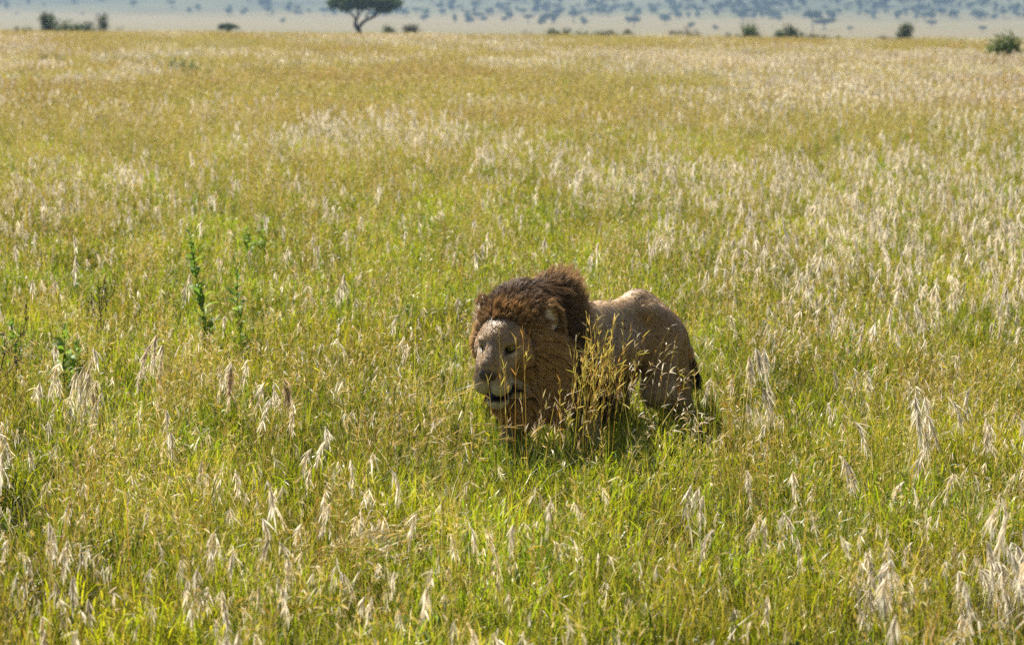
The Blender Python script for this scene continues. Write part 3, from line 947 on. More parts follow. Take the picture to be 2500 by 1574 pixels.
def f_far(g, k):
    tufts(g, FH, 26, 14, 0.10, 0.25, 0.58, 0.010, 0.020, GREEN[:4] + GOLD[1:3], gr, (0.05, 0.5), (0.1, 1.0), 4, tip=(0.36, 0.28, 0.06))
    for _ in range(26):
        q = Shift(g, *gr.uniform(-FH, FH, 2)); P, az = stalks(9, 0.16, 0.50, 0.82, GOLD[:3] + GREEN[:2], gr, g=q, w=0.007, S=5)
        spikelets(q, P, az, gr, 5, 0.35, 0.05, 0.10, 0.012, GOLD + STRAW[:2] + PALE[3:], 0.3, 0.4)


def f_far_pale(g, k):
    f_far(g, k)
    for _ in range(20):
        q = Shift(g, *gr.uniform(-FH, FH, 2)); P, az = stalks(5, 0.12, 0.55, 0.88, STRAW + GOLD[:1], gr, (0.1, 0.5), (0.0, 0.6), g=q, w=0.006, S=5)
        tassels(q, P, az, gr, 10, 0.16, 0.05, 0.11, 0.014, PALE, 0.3)


family('low', 5, f_low, grass_mat)
family('sparse', 3, f_tall_sparse, plume_mat)
family('gold', 4, f_tall_gold, plume_mat)
family('pale', 4, f_tall_pale, plume_mat)
family('white', 3, f_tall_white, plume_mat)
family('far', 3, f_far, stalk_mat)
family('farpale', 3, f_far_pale, stalk_mat)
family('tuft_gold', 6, lambda g, k: gold(g), plume_mat)          # loose tufts for the ground round the lion
family('tuft_plume', 5, lambda g, k: plume(g), plume_mat)
family('tuft_green', 4, lambda g, k: blades(g, 42, 0.12, 0.28, 0.58, 0.004, 0.008, GREEN[:4] + GOLD[:2], gr, (0.05, 0.7), (0.1, 1.2), 6, tip=(0.36, 0.29, 0.04)), grass_mat)
family('tuft_wisp', 4, lambda g, k: wisp(g), plume_mat)


def scatter_points(y0, y1, dens, rng):
    """dens: function of y, points per m2, over the wedge the camera can see plus a margin"""
    yy = np.linspace(y0, y1, 200)
    wdt = lambda y: 2 * (0.194 * y * 1.22 + 1.2)
    w = dens(yy) * wdt(yy); cum = np.concatenate([[0], np.cumsum(0.5 * (w[1:] + w[:-1]) * np.diff(yy))])
    n = int(cum[-1]); y = np.interp(rng.random(n) * cum[-1], cum, yy)
    x = (rng.random(n) - 0.5) * wdt(y)
    return x, y


def lion_clear(x, y, rad, zone=(-1.0, 0.9)):
    """distance test against the line of the lion's body"""
    q = np.stack([x, y, 0 * x], -1) - LION_POS
    u, v = q @ LR[:, 0], q @ LR[:, 1]
    du = np.maximum(np.maximum(zone[0] - u, u - zone[1]), 0)
    return np.hypot(du, v) > rad


def view_block(x, y, z, boxes):
    """True for tips that would hide the lion's face and flank from the viewpoint"""
    p = to_pix(np.stack([x, y, z], -1))
    b = np.zeros(len(x), bool)
    for (a0, b0, a1, b1) in boxes: b |= (p[:, 0] > a0) & (p[:, 0] < a1) & (p[:, 1] > b0) & (p[:, 1] < b1) & (y < 14.6)
    return b


PTS = {k: [] for k in ('low', 'tall')}
LZ = (-1.6, 2.4, 10.5, 17.5)                              # round the lion tall grass is sown tuft by tuft


def lay(layer, step_, y0, y1, kind_fn, skip=None):
    """tiles on a jittered grid over the wedge the camera sees, with a margin"""
    for yy in np.arange(y0, y1, step_):
        hw = 0.194 * yy * 1.22 + 1.6
        xx = np.arange(-math.ceil(hw / step_), math.ceil(hw / step_) + 1) * step_ + gr.uniform(-0.1, 0.1) * step_
        n = len(xx); x = xx + gr.normal(0, 0.04, n) * step_; y = yy + gr.normal(0, 0.04, n) * step_
        keep = y < crest(x, y) + 12
        if skip is not None: keep &= ~skip(x, y)
        x, y = x[keep], y[keep]; n = len(x)
        if not n: continue
        idx = kind_fn(x, y)
        rot = np.stack([np.zeros(n), np.zeros(n), gr.integers(0, 4, n) * math.pi / 2 + gr.normal(0, 0.05, n)], -1)
        PTS[layer].append((np.stack([x, y, gz(x, y)], -1), rot, gr.uniform(0.95, 1.08, n), idx))


def kind(prefix, n):
    f0, c = KINDS[prefix]; return f0 + gr.integers(0, c, n)


patch_pale = lambda x, y: fbm(x * 0.20 + 3.3, y * 0.10 + 1.0)
patch_gold = lambda x, y: fbm(x * 0.25 + 43, y * 0.13 + 4)


def tall_kind(x, y):
    n = len(x); p = patch_pale(x, y) + gr.normal(0, 0.09, n) + 0.04 * smooth(16, 24, y) + 0.02 * smooth(0, 4, x) - 0.06 * smooth(14, 11, y); q = patch_gold(x, y) + gr.normal(0, 0.06, n) + 0.16 * smooth(14, 26, y) - 0.06
    r_ = np.where(q > 0.52, kind('gold', n), kind('sparse', n))
    r_ = np.where(p > 0.55, kind('pale', n), r_)
    return np.where(p > 0.67, kind('white', n), r_)


def far_kind(x, y):
    p = patch_pale(x * 0.5, y * 0.35) + gr.normal(0, 0.14, len(x))
    return np.where(p > 0.56, kind('farpale', len(x)), kind('far', len(x)))


in_lz = lambda x, y: (x > LZ[0]) & (x < LZ[1]) & (y > LZ[2]) & (y < LZ[3])
lay('low', 1.0, 7.5, 50, lambda x, y: kind('low', len(x)))
lay('tall', 1.0, 7.5, 50, tall_kind, in_lz)
lay('low', 2.0, 47, 140, far_kind)


def sow(prefix, dens, clear, tall, hide, smin=0.8, smax=1.15):
    n = int(dens * (LZ[1] - LZ[0] + 1) * (LZ[3] - LZ[2] + 1))
    x, y = gr.uniform(LZ[0] - 0.5, LZ[1] + 0.5, n), gr.uniform(LZ[2] - 0.5, LZ[3] + 0.5, n)
    s_ = gr.uniform(smin, smax, n)
    keep = lion_clear(x, y, clear)
    bl = np.zeros(n, bool)
    for f_ in (0.55, 0.8, 1.0):
        bl |= view_block(x, y, gz(x, y) + f_ * tall * s_, [(1120, 690, 1400, 1090), (1380, 680, 1740, 1010)])
    keep &= ~bl | (gr.random(n) < hide)
    x, y, s_ = x[keep], y[keep], s_[keep]; n = len(x)
    rot = np.stack([gr.normal(0, 0.1, n), gr.normal(0, 0.1, n), gr.uniform(0, 6.283, n)], -1)
    PTS['tall'].append((np.stack([x, y, gz(x, y)], -1), rot, s_, kind(prefix, n)))


sow('tuft_green', 10, 0.24, 0.5, 0.35)
sow('tuft_gold', 6.0, 0.38, 0.75, 0.06)
sow('tuft_wisp', 4.0, 0.42, 0.70, 0.06)
sow('tuft_plume', 0.7, 0.45, 0.85, 0.0)


def scatter_object(name, layer, label, src=PRO):
    P = np.concatenate([p[0] for p in PTS[layer]]); Rt = np.concatenate([p[1] for p in PTS[layer]])
    Sc = np.concatenate([p[2] for p in PTS[layer]]); Ix = np.concatenate([p[3] for p in PTS[layer]])
    me = bpy.data.meshes.new(name); me.vertices.add(len(P)); me.vertices.foreach_set('co', P.astype(np.float32).ravel())
    for an, ty, key, dat in (('rot', 'FLOAT_VECTOR', 'vector', Rt.astype(np.float32).ravel()), ('scl', 'FLOAT', 'value', Sc.astype(np.float32)), ('idx', 'INT', 'value', Ix.astype(np.int32))):
        me.attributes.new(an, ty, 'POINT').data.foreach_set(key, dat)
    o = link(name, me, kind='stuff', label=label)
    ng = bpy.data.node_groups.new(name, 'GeometryNodeTree')
    ng.interface.new_socket('Geometry', in_out='INPUT', socket_type='NodeSocketGeometry')
    ng.interface.new_socket('Geometry', in_out='OUTPUT', socket_type='NodeSocketGeometry')
    gi = ng.nodes.new('NodeGroupInput'); go = ng.nodes.new('NodeGroupOutput')
    ci = ng.nodes.new('GeometryNodeCollectionInfo'); ci.inputs['Collection'].default_value = src
    ci.inputs['Separate Children'].default_value = True; ci.inputs['Reset Children'].default_value = True
    ip = ng.nodes.new('GeometryNodeInstanceOnPoints'); ip.inputs['Pick Instance'].default_value = True
    for an, ty, so in (('rot', 'FLOAT_VECTOR', 'Rotation'), ('scl', 'FLOAT', 'Scale'), ('idx', 'INT', 'Instance Index')):
        na = ng.nodes.new('GeometryNodeInputNamedAttribute'); na.data_type = ty; na.inputs['Name'].default_value = an
        ng.links.new(na.outputs['Attribute'], ip.inputs[so])
    ng.links.new(gi.outputs[0], ip.inputs['Points']); ng.links.new(ci.outputs[0], ip.inputs['Instance']); ng.links.new(ip.outputs[0], go.inputs[0])
    md = o.modifiers.new('scatter', 'NODES'); md.node_group = ng
    print(name, len(P))
    return o


scatter_object('green_grass', 'low', 'dense yellow-green savanna grass covering the plain')
scatter_object('flowering_grass', 'tall', 'golden and pale seed-bearing grass standing above the green grass')
# ------------------------------------------------------------------ single plants and tufts that stand out
pr = np.random.default_rng(404)
herb_mat = leaf_material('herb_leaf', 0.45, 0.55, 0.2, 0.22, 0.015)
stem_mat = solid_material('plant_stem', 0.7, 0.2, 40, 0.25)
tuft_mat = leaf_material('tall_tuft', 0.55, 0.45, 0.35, 0.0, 0.0)


def ground_at(px, py):
    """where the line of sight through a pixel meets the plateau"""
    d = _R @ np.array([(px - 1250.0) / F_PX, -(py - 787.0) / F_PX, -1.0]); d = d / d[1]
    D_ = 8.0
    for D_ in np.geomspace(8, 130, 4000):
        p = np.array([0, 0, CAM_H]) + d * D_
        if p[2] <= gz(p[0], p[1]): break
    p[2] = float(gz(p[0], p[1])); return p


def leaf_mesh(k):
    g = Geo(); n = 6
    P = arc(np.zeros((1, 3)), np.zeros(1), np.array([1.0]), np.array([1.15 + 0.2 * k]), np.array([0.5 + 0.3 * k]), n)
    W = np.array([[0.06, 0.36, 0.44, 0.34, 0.17, 0.01]])
    mid = P.copy(); mid[..., 2] -= 0.03
    c = np.array([[(0.19, 0.30, 0.03), (0.14, 0.24, 0.03), (0.23, 0.33, 0.035)][k]])
    C = np.repeat(c[:, None], n, 1)
    side = np.array([[0, 1.0, 0.25]]); 
    V = []
    for s_ in (-1, 1):          # two halves folded along the midrib
        e = P + np.array([0, s_, 0.35]) * W[..., None] * 0.5
        a_, b_ = (P, e) if s_ > 0 else (e, P)
        VV = np.stack([a_[0], b_[0]], 1).reshape(-1, 3)
        i_ = np.arange(n - 1) * 2; g.add(VV, np.stack([i_, i_ + 1, i_ + 3, i_ + 2], -1), np.repeat(C[0], 2, 0))
    me = g.mesh('leaf', True); me.materials.append(herb_mat); return me


LEAVES = [leaf_mesh(k) for k in range(3)]


def leafy_plant(px, py, height, label, nstem=1, pairs=14, size=0.065, lean=0.0, spread=0.06):
    b = ground_at(px, py)
    root = link('leafy_plant', None, label=label, cat='plant', group='leafy plants in the grass'); root.location = b
    for s_ in range(nstem):
        H = 1.12 * height * (1.0 if s_ == 0 else pr.uniform(0.6, 0.9)); a0 = pr.uniform(0, 6.283)
        tt_ = np.linspace(0, 1, 9); wob = np.cumsum(pr.normal(0, 0.008, (9, 2)), 0)
        o_ = (0 if s_ == 0 else spread)
        P = np.stack([o_ * math.cos(a0) * (0.3 + tt_) + lean * tt_ * H + wob[:, 0], o_ * math.sin(a0) * (0.3 + tt_) + wob[:, 1], tt_ * H - 0.03], -1)
        g = Geo(); g.tube(P, np.linspace(0.0055, 0.0018, 9), (0.075, 0.055, 0.03)); st = link('stem', g.mesh('stem', True), root, mat=stem_mat)
        pairs_ = int(pairs * 1.35)
        for k in range(pairs_):
            u = 0.28 + 0.72 * (k + 0.5) / pairs_; f = u * 8; i0 = min(int(f), 7); p = P[i0] + (P[i0 + 1] - P[i0]) * (f - i0)
            for q in (0, 1):
                if pr.random() < 0.08: continue
                lf = link('leaf', LEAVES[pr.integers(0, 3)], st)
                lf.location = p
                lf.rotation_euler = (pr.normal(0, 0.25), pr.normal(-0.05, 0.25), k * 1.57 + q * math.pi + pr.normal(0, 0.35))
                s2 = 1.65 * size * pr.uniform(0.75, 1.2) * (1.15 - 0.75 * max(0, u - 0.55) / 0.45); lf.scale = (s2, s2 * pr.uniform(0.85, 1.2), s2)
    return root


leafy_plant(524, 965, 1.04, 'tallest leafy green plant with a dark upright stem, beside a bare twig', 1, 19, 0.075, -0.16)
leafy_plant(592, 950, 0.79, 'slender leafy plant standing just beside the tallest leafy plant', 1, 14, 0.065, -0.05)
leafy_plant(642, 715, 0.62, 'bushy many-stemmed leafy plant standing beyond the two upright leafy plants', 4, 9, 0.08, -0.04, 0.13)
leafy_plant(172, 1070, 0.64, 'low leafy plant with broad drooping leaves in front of the bare twig', 2, 10, 0.09, 0.0, 0.07)
leafy_plant(45, 1010, 0.56, 'small dark leafy plant on the far side of the bare twig from the tallest plant', 2, 8, 0.075, -0.05, 0.07)
leafy_plant(2066, 1010, 0.52, 'bushy dark green plant standing in the grass behind the lion\'s tail', 5, 8, 0.065, 0.0, 0.13)
leafy_plant(985, 900, 0.50, 'small leafy plant growing in front of the lion\'s path', 3, 8, 0.06, 0.0, 0.10)
leafy_plant(1140, 1105, 0.34, 'short leafy herb right under the lion\'s chin', 4, 6, 0.055, 0.0, 0.10)


def dry_twig(px, py, height, label, nb, seed, lean):
    b = ground_at(px, py); rg_ = np.random.default_rng(seed)
    root = link('dry_twig', None, label=label, cat='twig'); root.location = b
    tt_ = np.linspace(0, 1, 10)
    P = np.stack([lean * tt_ * height - 0.06 * np.sin(tt_ * 3), 0.02 * np.sin(tt_ * 5), tt_ * height * 0.8 - 0.03], -1)
    g = Geo(); g.tube(P, np.linspace(0.007, 0.0025, 10), (0.045, 0.032, 0.022), 6); st = link('stem', g.mesh('stem', True), root, mat=stem_mat)
    for k in range(nb):
        u = rg_.uniform(0.45, 0.95); i0 = int(u * 9); p = P[i0]
        a_ = rg_.uniform(0, 6.283); L_ = rg_.uniform(0.25, 0.45) * height
        t2 = np.linspace(0, 1, 6)[:, None]
        Q = p + np.array([math.cos(a_) * 0.45, math.sin(a_) * 0.45, 0.9]) * L_ * t2 + np.array([math.cos(a_), math.sin(a_), 0]) * 0.12 * L_ * np.sin(t2 * 4)
        g = Geo(); g.tube(Q, np.linspace(0.003, 0.0012, 6), (0.05, 0.036, 0.025), 4)
        m_ = 10; uu = rg_.uniform(0.4, 1, m_); pts = Q[(uu * 5).astype(int)]
        dd = unit(rg_.normal(0, 1, (m_, 3)) + np.array([0, 0, 1.0]))
        for z_ in range(m_): g.tube(np.stack([pts[z_], pts[z_] + dd[z_] * 0.03]), [0.002, 0.003], (0.06, 0.045, 0.03), 4)
        link('branch', g.mesh('branch', True), st, mat=stem_mat)


dry_twig(272, 925, 0.98, 'bare dark forked twig rising out of the grass between leafy plants', 7, 3, -0.02)
dry_twig(2090, 965, 0.72, 'thin dark dead stem standing behind the bushy dark plant', 5, 8, 0.03)
dry_twig(8, 1120, 0.92, 'leaning dark reddish dry stem at the edge of the grass beside the low leafy plant', 4, 15, 0.06)


def grass_tuft(name, label, px, D_, n, rad, h, pal, heads, hpal, per, lmin, lmax, w, hang, spread, zone=0.3, az0=None, lean=(0.03, 0.22), droop=(0.0, 0.5), seed=1, sw=0.0032, top_py=None):
    rg_ = np.random.default_rng(seed)
    x = pix_at(px, 1200, D_)[0]; z = float(gz(x, D_))
    if top_py is not None: h = (pix_at(px, top_py, D_)[2] - z) * 1.06
    root = link(name, None, label=label, cat='grass tuft'); root.location = (x, D_, z)
    g = Geo(); P, az = stalks(n, rad, 0.72 * h, h, pal, rg_, lean, droop, sw, 9, g, az0)
    blades(g, n, rad * 1.4, 0.2 * h, 0.55 * h, 0.004, 0.007, GREEN[:4], rg_, (0.1, 0.6), (0.1, 1.0), 6)
    link('stalks', g.mesh('stalks'), root, mat=tuft_mat, kind='stuff')
    g = Geo()
    if name == 'plume_grass': tassels(g, P, az, rg_, int(per * 1.2), zone * 0.62, lmin * 0.8, lmax * 0.75, w * 0.9, hpal, spread + 0.16)
    else: spikelets(g, P, az, rg_, per, zone, lmin, lmax, w, hpal, hang, spread)
    link('seed_heads', g.mesh('seed_heads'), root, mat=tuft_mat, kind='stuff')
    return root


HEADG = [(0.46, 0.37, 0.06), (0.38, 0.34, 0.05), (0.48, 0.36, 0.12), (0.36, 0.19, 0.04)]
TAN = [(0.62, 0.47, 0.33), (0.54, 0.38, 0.26), (0.70, 0.57, 0.42)]
OR2 = ORANGE + [(0.30, 0.26, 0.03), (0.36, 0.20, 0.035)]
grass_tuft('tall_grass_tuft', 'tall orange-stemmed grass tuft hiding the lion\'s shoulder and foreleg', 1430, 13.4, 46, 0.15, 1.0, OR2, 1, HEADG, 11, 0.03, 0.075, 0.0048, 0.15, 0.38, 0.30, 0.2, (0.02, 0.20), (0.0, 0.45), 21, top_py=765)
grass_tuft('tall_grass_tuft', 'slender yellow-green grass stalks crossing the lion\'s face', 1265, 12.95, 7, 0.10, 1.0, OR2, 1, HEADG, 9, 0.03, 0.07, 0.0046, 0.1, 0.4, 0.28, 2.4, (0.02, 0.14), (0.0, 0.25), 5, top_py=800)
grass_tuft('tall_grass_tuft', 'grass stalks with reddish heads in front of the lion\'s chest', 1290, 12.9, 16, 0.14, 0.8, OR2, 1, HEADG + TAN, 9, 0.03, 0.07, 0.0046, 0.2, 0.4, 0.3, 0.5, (0.05, 0.3), (0.0, 0.5), 9, top_py=930)
grass_tuft('tall_grass_tuft', 'tall grass stalks with whitish wisps in front of the lion\'s flank', 1545, 13.6, 22, 0.14, 0.9, OR2 + GOLD, 1, PALE + HEADG, 8, 0.03, 0.08, 0.0044, 0.45, 0.42, 0.3, 0.6, (0.03, 0.30), (0.1, 0.9), 33, top_py=770)
grass_tuft('tall_grass_tuft', 'tuft of reddish stalks before the lion\'s hind legs', 1625, 13.7, 11, 0.14, 0.8, OR2, 1, PALE + TAN, 9, 0.03, 0.08, 0.0046, 0.5, 0.42, 0.3, 1.0, (0.05, 0.3), (0.1, 0.9), 35, top_py=940)
grass_tuft('plume_grass', 'big white drooping plume beside the lion\'s tail', 1795, 14.4, 5, 0.06, 0.9, GOLD + STRAW, 1, PALE, 60, 0.05, 0.12, 0.0050, 0.95, 0.30, 0.30, -0.4, (0.03, 0.30), (0.0, 0.4), 41, top_py=850)
grass_tuft('plume_grass', 'single thick tan-brown plume hanging on a straight stalk', 622, 14.6, 2, 0.03, 0.9, TAN, 1, TAN + PALE[3:], 150, 0.05, 0.12, 0.0048, 0.8, 0.25, 0.36, -0.6, (0.03, 0.30), (0.0, 0.4), 43, top_py=860)
grass_tuft('plume_grass', 'pair of long tan plumes bending over below the bare twig', 470, 15.0, 3, 0.06, 0.9, STRAW, 1, TAN + PALE, 90, 0.04, 0.10, 0.0048, 0.8, 0.25, 0.42, 3.4, (0.03, 0.30), (0.0, 0.4), 45, top_py=800)
grass_tuft('plume_grass', 'swept cream plumes in front of the low leafy plant', 250, 14.2, 9, 0.12, 0.9, STRAW, 1, PALE + HEADG[:1], 50, 0.05, 0.12, 0.0052, 0.6, 0.28, 0.40, 3.6, (0.03, 0.30), (0.0, 0.4), 47, top_py=880)
grass_tuft('plume_grass', 'dense fluffy white plumes low in the open grass', 2410, 10.4, 18, 0.16, 0.7, STRAW, 1, PALE[:3], 70, 0.04, 0.10, 0.0052, 0.8, 0.30, 0.42, -0.5, (0.03, 0.30), (0.0, 0.4), 49, top_py=1310)
grass_tuft('plume_grass', 'loose fluffy plumes standing next to the dense white plumes', 2120, 10.5, 12, 0.2, 0.7, STRAW, 1, PALE, 50, 0.04, 0.10, 0.0052, 0.8, 0.32, 0.42, -0.8, (0.03, 0.30), (0.0, 0.4), 51, top_py=1340)
grass_tuft('plume_grass', 'white plumes splaying outwards like a fountain', 2200, 13.6, 8, 0.08, 0.85, GOLD + STRAW, 1, PALE[:3], 50, 0.05, 0.11, 0.0050, 0.85, 0.28, 0.38, -0.3, (0.03, 0.30), (0.0, 0.4), 53, top_py=960)
grass_tuft('plume_grass', 'cream plume drooping over the shaded grass by the bushy dark plant', 2060, 16.0, 5, 0.08, 0.85, GOLD + STRAW, 1, PALE[:3], 44, 0.05, 0.11, 0.0050, 0.9, 0.28, 0.36, -0.5, (0.03, 0.30), (0.0, 0.4), 55, top_py=900)
grass_tuft('arching_grass', 'long straw-yellow grass stems arching over low green grass', 760, 10.9, 30, 0.25, 0.95, GOLD + STRAW, 1, [(0.45, 0.33, 0.09), (0.40, 0.28, 0.10)], 14, 0.04, 0.09, 0.0040, 0.25, 0.18, 0.40, 0.15, (0.7, 1.0), (0.5, 0.9), 57)
grass_tuft('arching_grass', 'straw-yellow stems arching above the green grass near the lion\'s chin', 900, 13.3, 20, 0.2, 1.0, GOLD + STRAW, 1, [(0.45, 0.33, 0.09), (0.40, 0.28, 0.10)], 14, 0.04, 0.09, 0.0040, 0.25, 0.18, 0.40, 0.2, (0.55, 0.9), (0.4, 0.9), 59)
# ------------------------------------------------------------------ shrubs along the plateau's edge, acacias, trees on the far hills
tr = np.random.default_rng(909)
crown_mat = leaf_material('tree_leaf', 0.25, 0.6, 0.2, 0.22, 0.02)
bark_mat = solid_material('bark', 0.9, 0.1, 3, 0.35)


def leaves_in(g, c, r, nl, per, size, pal, rng, flat=1.0, shell=0.55, lump=0.30):
    """leaf-sized faces gathered in lumps through an ellipsoid"""
    c = np.array(c, float); r = np.array(r, float)
    d = unit(rng.normal(0, 1, (nl, 3))); lc = c + d * r * (shell + (1 - shell) * rng.random((nl, 1))) * rng.uniform(0.6, 1.05, (nl, 1))
    tone = rng.uniform(0.7, 1.35, nl)
    k = np.repeat(np.arange(nl), per); n = len(k)
    p = lc[k] + rng.normal(0, 1, (n, 3)) * (r.mean() * lump) * np.array([1, 1, flat])
    d = unit(rng.normal(0, 1, (n, 3))); s_ = rng.uniform(0.6, 1.4, n) * size
    P = np.stack([p - d * s_[:, None] * 0.5, p, p + d * s_[:, None] * 0.5], 1)
    W = s_[:, None] * np.array([0.15, 0.8, 0.1])[None]
    c_ = pick(pal, n, rng) * tone[k][:, None]
    g.ribbons(P, W, unit(np.cross(d, rng.normal(0, 1, (n, 3)))), np.repeat(c_[:, None], 3, 1))


DARKG = [(0.042, 0.075, 0.014), (0.06, 0.10, 0.018), (0.032, 0.058, 0.016)]
MIDG = [(0.09, 0.14, 0.022), (0.07, 0.115, 0.02), (0.12, 0.16, 0.03)]
BROWN = [(0.10, 0.075, 0.04), (0.08, 0.07, 0.035), (0.06, 0.06, 0.03)]

# --- the large acacia, its crown cut by the top of the photograph
AD = 345.0
K = lambda px, py, dy=0.0: pix_at(px, py, AD + dy)
ac = link('acacia_tree', None, label='large umbrella acacia with forked trunk and flat dark crown', cat='tree')
b0 = K(880, 80); ab = np.array([b0[0], AD, float(gz(b0[0], AD))]); ac.location = ab
tk = Geo()
limbs = [([ab + [0.1, 0, -0.2], K(880, 84), K(874, 72), K(866, 60)], (0.42, 0.36, 0.32, 0.27)),
         ([K(867, 61), K(869, 50), K(874, 40, 0.4), K(872, 24, 0.6), K(868, 8, 0.9)], (0.26, 0.22, 0.17, 0.12, 0.06)),
         ([K(874, 71), K(882, 60, -0.4), K(893, 50, -0.6), K(910, 43, -0.8), K(928, 31, -1.0), K(942, 14, -1.2)], (0.28, 0.24, 0.21, 0.17, 0.12, 0.05)),
         ([K(869, 48), K(856, 32, 0.8), K(842, 20, 1.6), K(826, 8, 2.2)], (0.15, 0.13, 0.10, 0.05)),
         ([K(893, 50, -0.6), K(897, 36, 1.2), K(905, 20, 2.0), K(914, 6, 2.5)], (0.14, 0.12, 0.09, 0.05)),
         ([K(910, 43, -0.8), K(918, 28, -2.2), K(926, 12, -3.0)], (0.11, 0.09, 0.05)),
         ([K(874, 40, 0.4), K(884, 26, -1.6), K(890, 10, -2.6)], (0.11, 0.09, 0.05))]
for P_, R_ in limbs:
    tk.tube(np.array(P_) - ab, R_, (0.055, 0.045, 0.035), 7)
link('trunk', tk.mesh('trunk', True), ac, mat=bark_mat)
cg = Geo()
for (px, py, dy, rx, rz_) in ((830, 8, 0.5, 1.6, 0.85), (856, 6, 1.5, 1.7, 0.9), (888, 2, 0, 2.2, 1.1), (915, 4, -1.2, 2.0, 1.1), (946, 8, -0.6, 1.6, 1.0), (930, -4, 1.5, 2.0, 1.0),
                            (868, -6, -1.6, 2.2, 1.0), (900, -12, 0.8, 2.4, 0.9), (812, 6, 1.0, 0.7, 0.45), (845, 17, -1.2, 1.0, 0.5), (938, 20, -1.6, 1.1, 0.55), (962, 10, 0.2, 0.9, 0.6), (880, 14, 2.2, 1.2, 0.5)):
    c_ = K(px, py, dy) - ab
    leaves_in(cg, c_, (rx, rx * 1.1, rz_), 60, 26, 0.24, DARKG + MIDG[:1], tr, 0.6, 0.4, 0.22)
link('crown', cg.mesh('crown'), ac, mat=crown_mat)


# --- shrubs at the plateau's edge
def shrub(name, label, px, wpx, top, D_, pal, kind_='round', cat='bush', group='shrubs along the edge of the plateau', dens=1.0):
    x = pix_at(px, 80, D_)[0]; z0 = float(gz(x, D_)); h = pix_at(px, top, D_)[2] - z0; w = 1.38 * wpx * D_ / F_PX
    root = link(name, None, label=label, cat=cat, group=group); root.location = (x, D_, z0)
    s_ = Geo()
    for k in range(5 if kind_ != 'tree' else 3):
        a_ = tr.uniform(0, 6.283); e = np.array([math.cos(a_) * w * 0.28, math.sin(a_) * w * 0.28, h * 0.72])
        q = np.linspace(0, 1, 5)[:, None]
        s_.tube(e * q + np.array([0, 0, -0.1]) + tr.normal(0, 0.03, (5, 3)) * h * q, np.linspace(0.05, 0.015, 5) * max(0.4, h / 2.2), (0.06, 0.045, 0.035), 5)
    link('trunk', s_.mesh('trunk', True), root, mat=bark_mat)
    g = Geo(); lf = max(0.05, w * 0.055)
    if kind_ == 'flat':
        leaves_in(g, (0, 0, h * 0.80), (w * 0.46, w * 0.42, h * 0.15), int(50 * dens), 26, lf, pal, tr, 0.5, 0.3, 0.16)
    elif kind_ == 'tall':
        for f_ in (0.35, 0.62, 0.86):
            leaves_in(g, (tr.normal(0, 0.06) * w, 0, h * f_), (w * 0.40, w * 0.38, h * 0.20), int(26 * dens), 24, lf, pal, tr, 1, 0.45, 0.24)
    elif kind_ == 'scrub':
        for k in range(4):
            leaves_in(g, (w * (k - 1.5) * 0.24, tr.normal(0, 0.1) * w, h * tr.uniform(0.55, 0.8)), (w * 0.15, w * 0.15, h * 0.24), int(12 * dens), 18, lf * 0.7, pal, tr, 1, 0.4, 0.3)
    else:
        leaves_in(g, (0, 0, h * 0.62), (w * 0.44, w * 0.42, h * 0.40), int(62 * dens), 26, lf, pal, tr, 1, 0.5, 0.20)
        leaves_in(g, (w * 0.12, 0, h * 0.40), (w * 0.42, w * 0.4, h * 0.3), int(24 * dens), 24, lf, pal, tr, 1, 0.5, 0.2)
    link('crown', g.mesh('crown'), root, mat=crown_mat)


shrub('scrub_bush', 'sparse low scrub beside the tall dark bush clump', 66, 46, 61, 185, BROWN + DARKG, 'scrub')
shrub('dark_bush', 'tall dark green bush with a pointed top at the edge of the plateau', 124, 50, 36, 205, DARKG, 'tall')
shrub('green_bush', 'rounded olive bush leaning against the tall dark bush', 166, 52, 50, 200, DARKG + MIDG, 'round', dens=0.7)
shrub('dark_bush', 'small dark rounded bush beside a narrow upright bush', 213, 42, 54, 210, DARKG, 'round')
shrub('dark_bush', 'narrow upright dark bush standing a little apart', 251, 32, 38, 205, DARKG, 'tall')
shrub('scrub_bush', 'thin wispy scrub trailing off from the narrow upright bush', 292, 28, 64, 190, BROWN, 'scrub', dens=0.6)
shrub('flat_bush', 'flat-topped blue-green bush like a small umbrella', 557, 50, 54, 330, DARKG, 'flat')
shrub('green_bush', 'small round bush close to the foot of the large acacia', 951, 32, 62, 215, DARKG, 'round')
shrub('brown_bush', 'brownish bush a little beyond the small round bush', 1002, 36, 57, 215, BROWN + DARKG[:1], 'round')
shrub('scrub_bush', 'faint single wisp of scrub on the grassy edge', 1286, 18, 70, 200, BROWN + MIDG, 'scrub', dens=0.6)
shrub('scrub_bush', 'long low strip of dark scrub on the grassy edge', 1398, 96, 74, 185, BROWN + DARKG, 'scrub')
shrub('scrub_bush', 'low dark scrub rising to one side, next to the long strip', 1498, 70, 71, 185, BROWN + DARKG, 'scrub')
shrub('brown_bush', 'greyish brown leafless-looking bush on the grassy edge', 1672, 58, 64, 200, BROWN, 'scrub')
shrub('scrub_bush', 'yellowish scrub at the foot of the round green tree', 1792, 34, 74, 170, MIDG + BROWN, 'scrub')
shrub('round_tree', 'round bright green bushy tree on the grassy edge', 1830, 44, 59, 190, MIDG + DARKG, 'round')
shrub('dark_bush', 'dark wedge-shaped bush sloping down to one side', 1922, 56, 67, 190, DARKG + BROWN[:1], 'round')
shrub('scrub_bush', 'broken line of dark scrub beside the wedge-shaped bush', 2004, 86, 80, 165, DARKG + BROWN, 'scrub')
shrub('round_tree', 'dark upright rounded tree standing alone on the edge', 2211, 38, 61, 180, DARKG, 'tall', dens=1.4)
shrub('scrub_bush', 'brown scrub spreading from the dark upright tree', 2166, 50, 88, 160, BROWN, 'scrub')
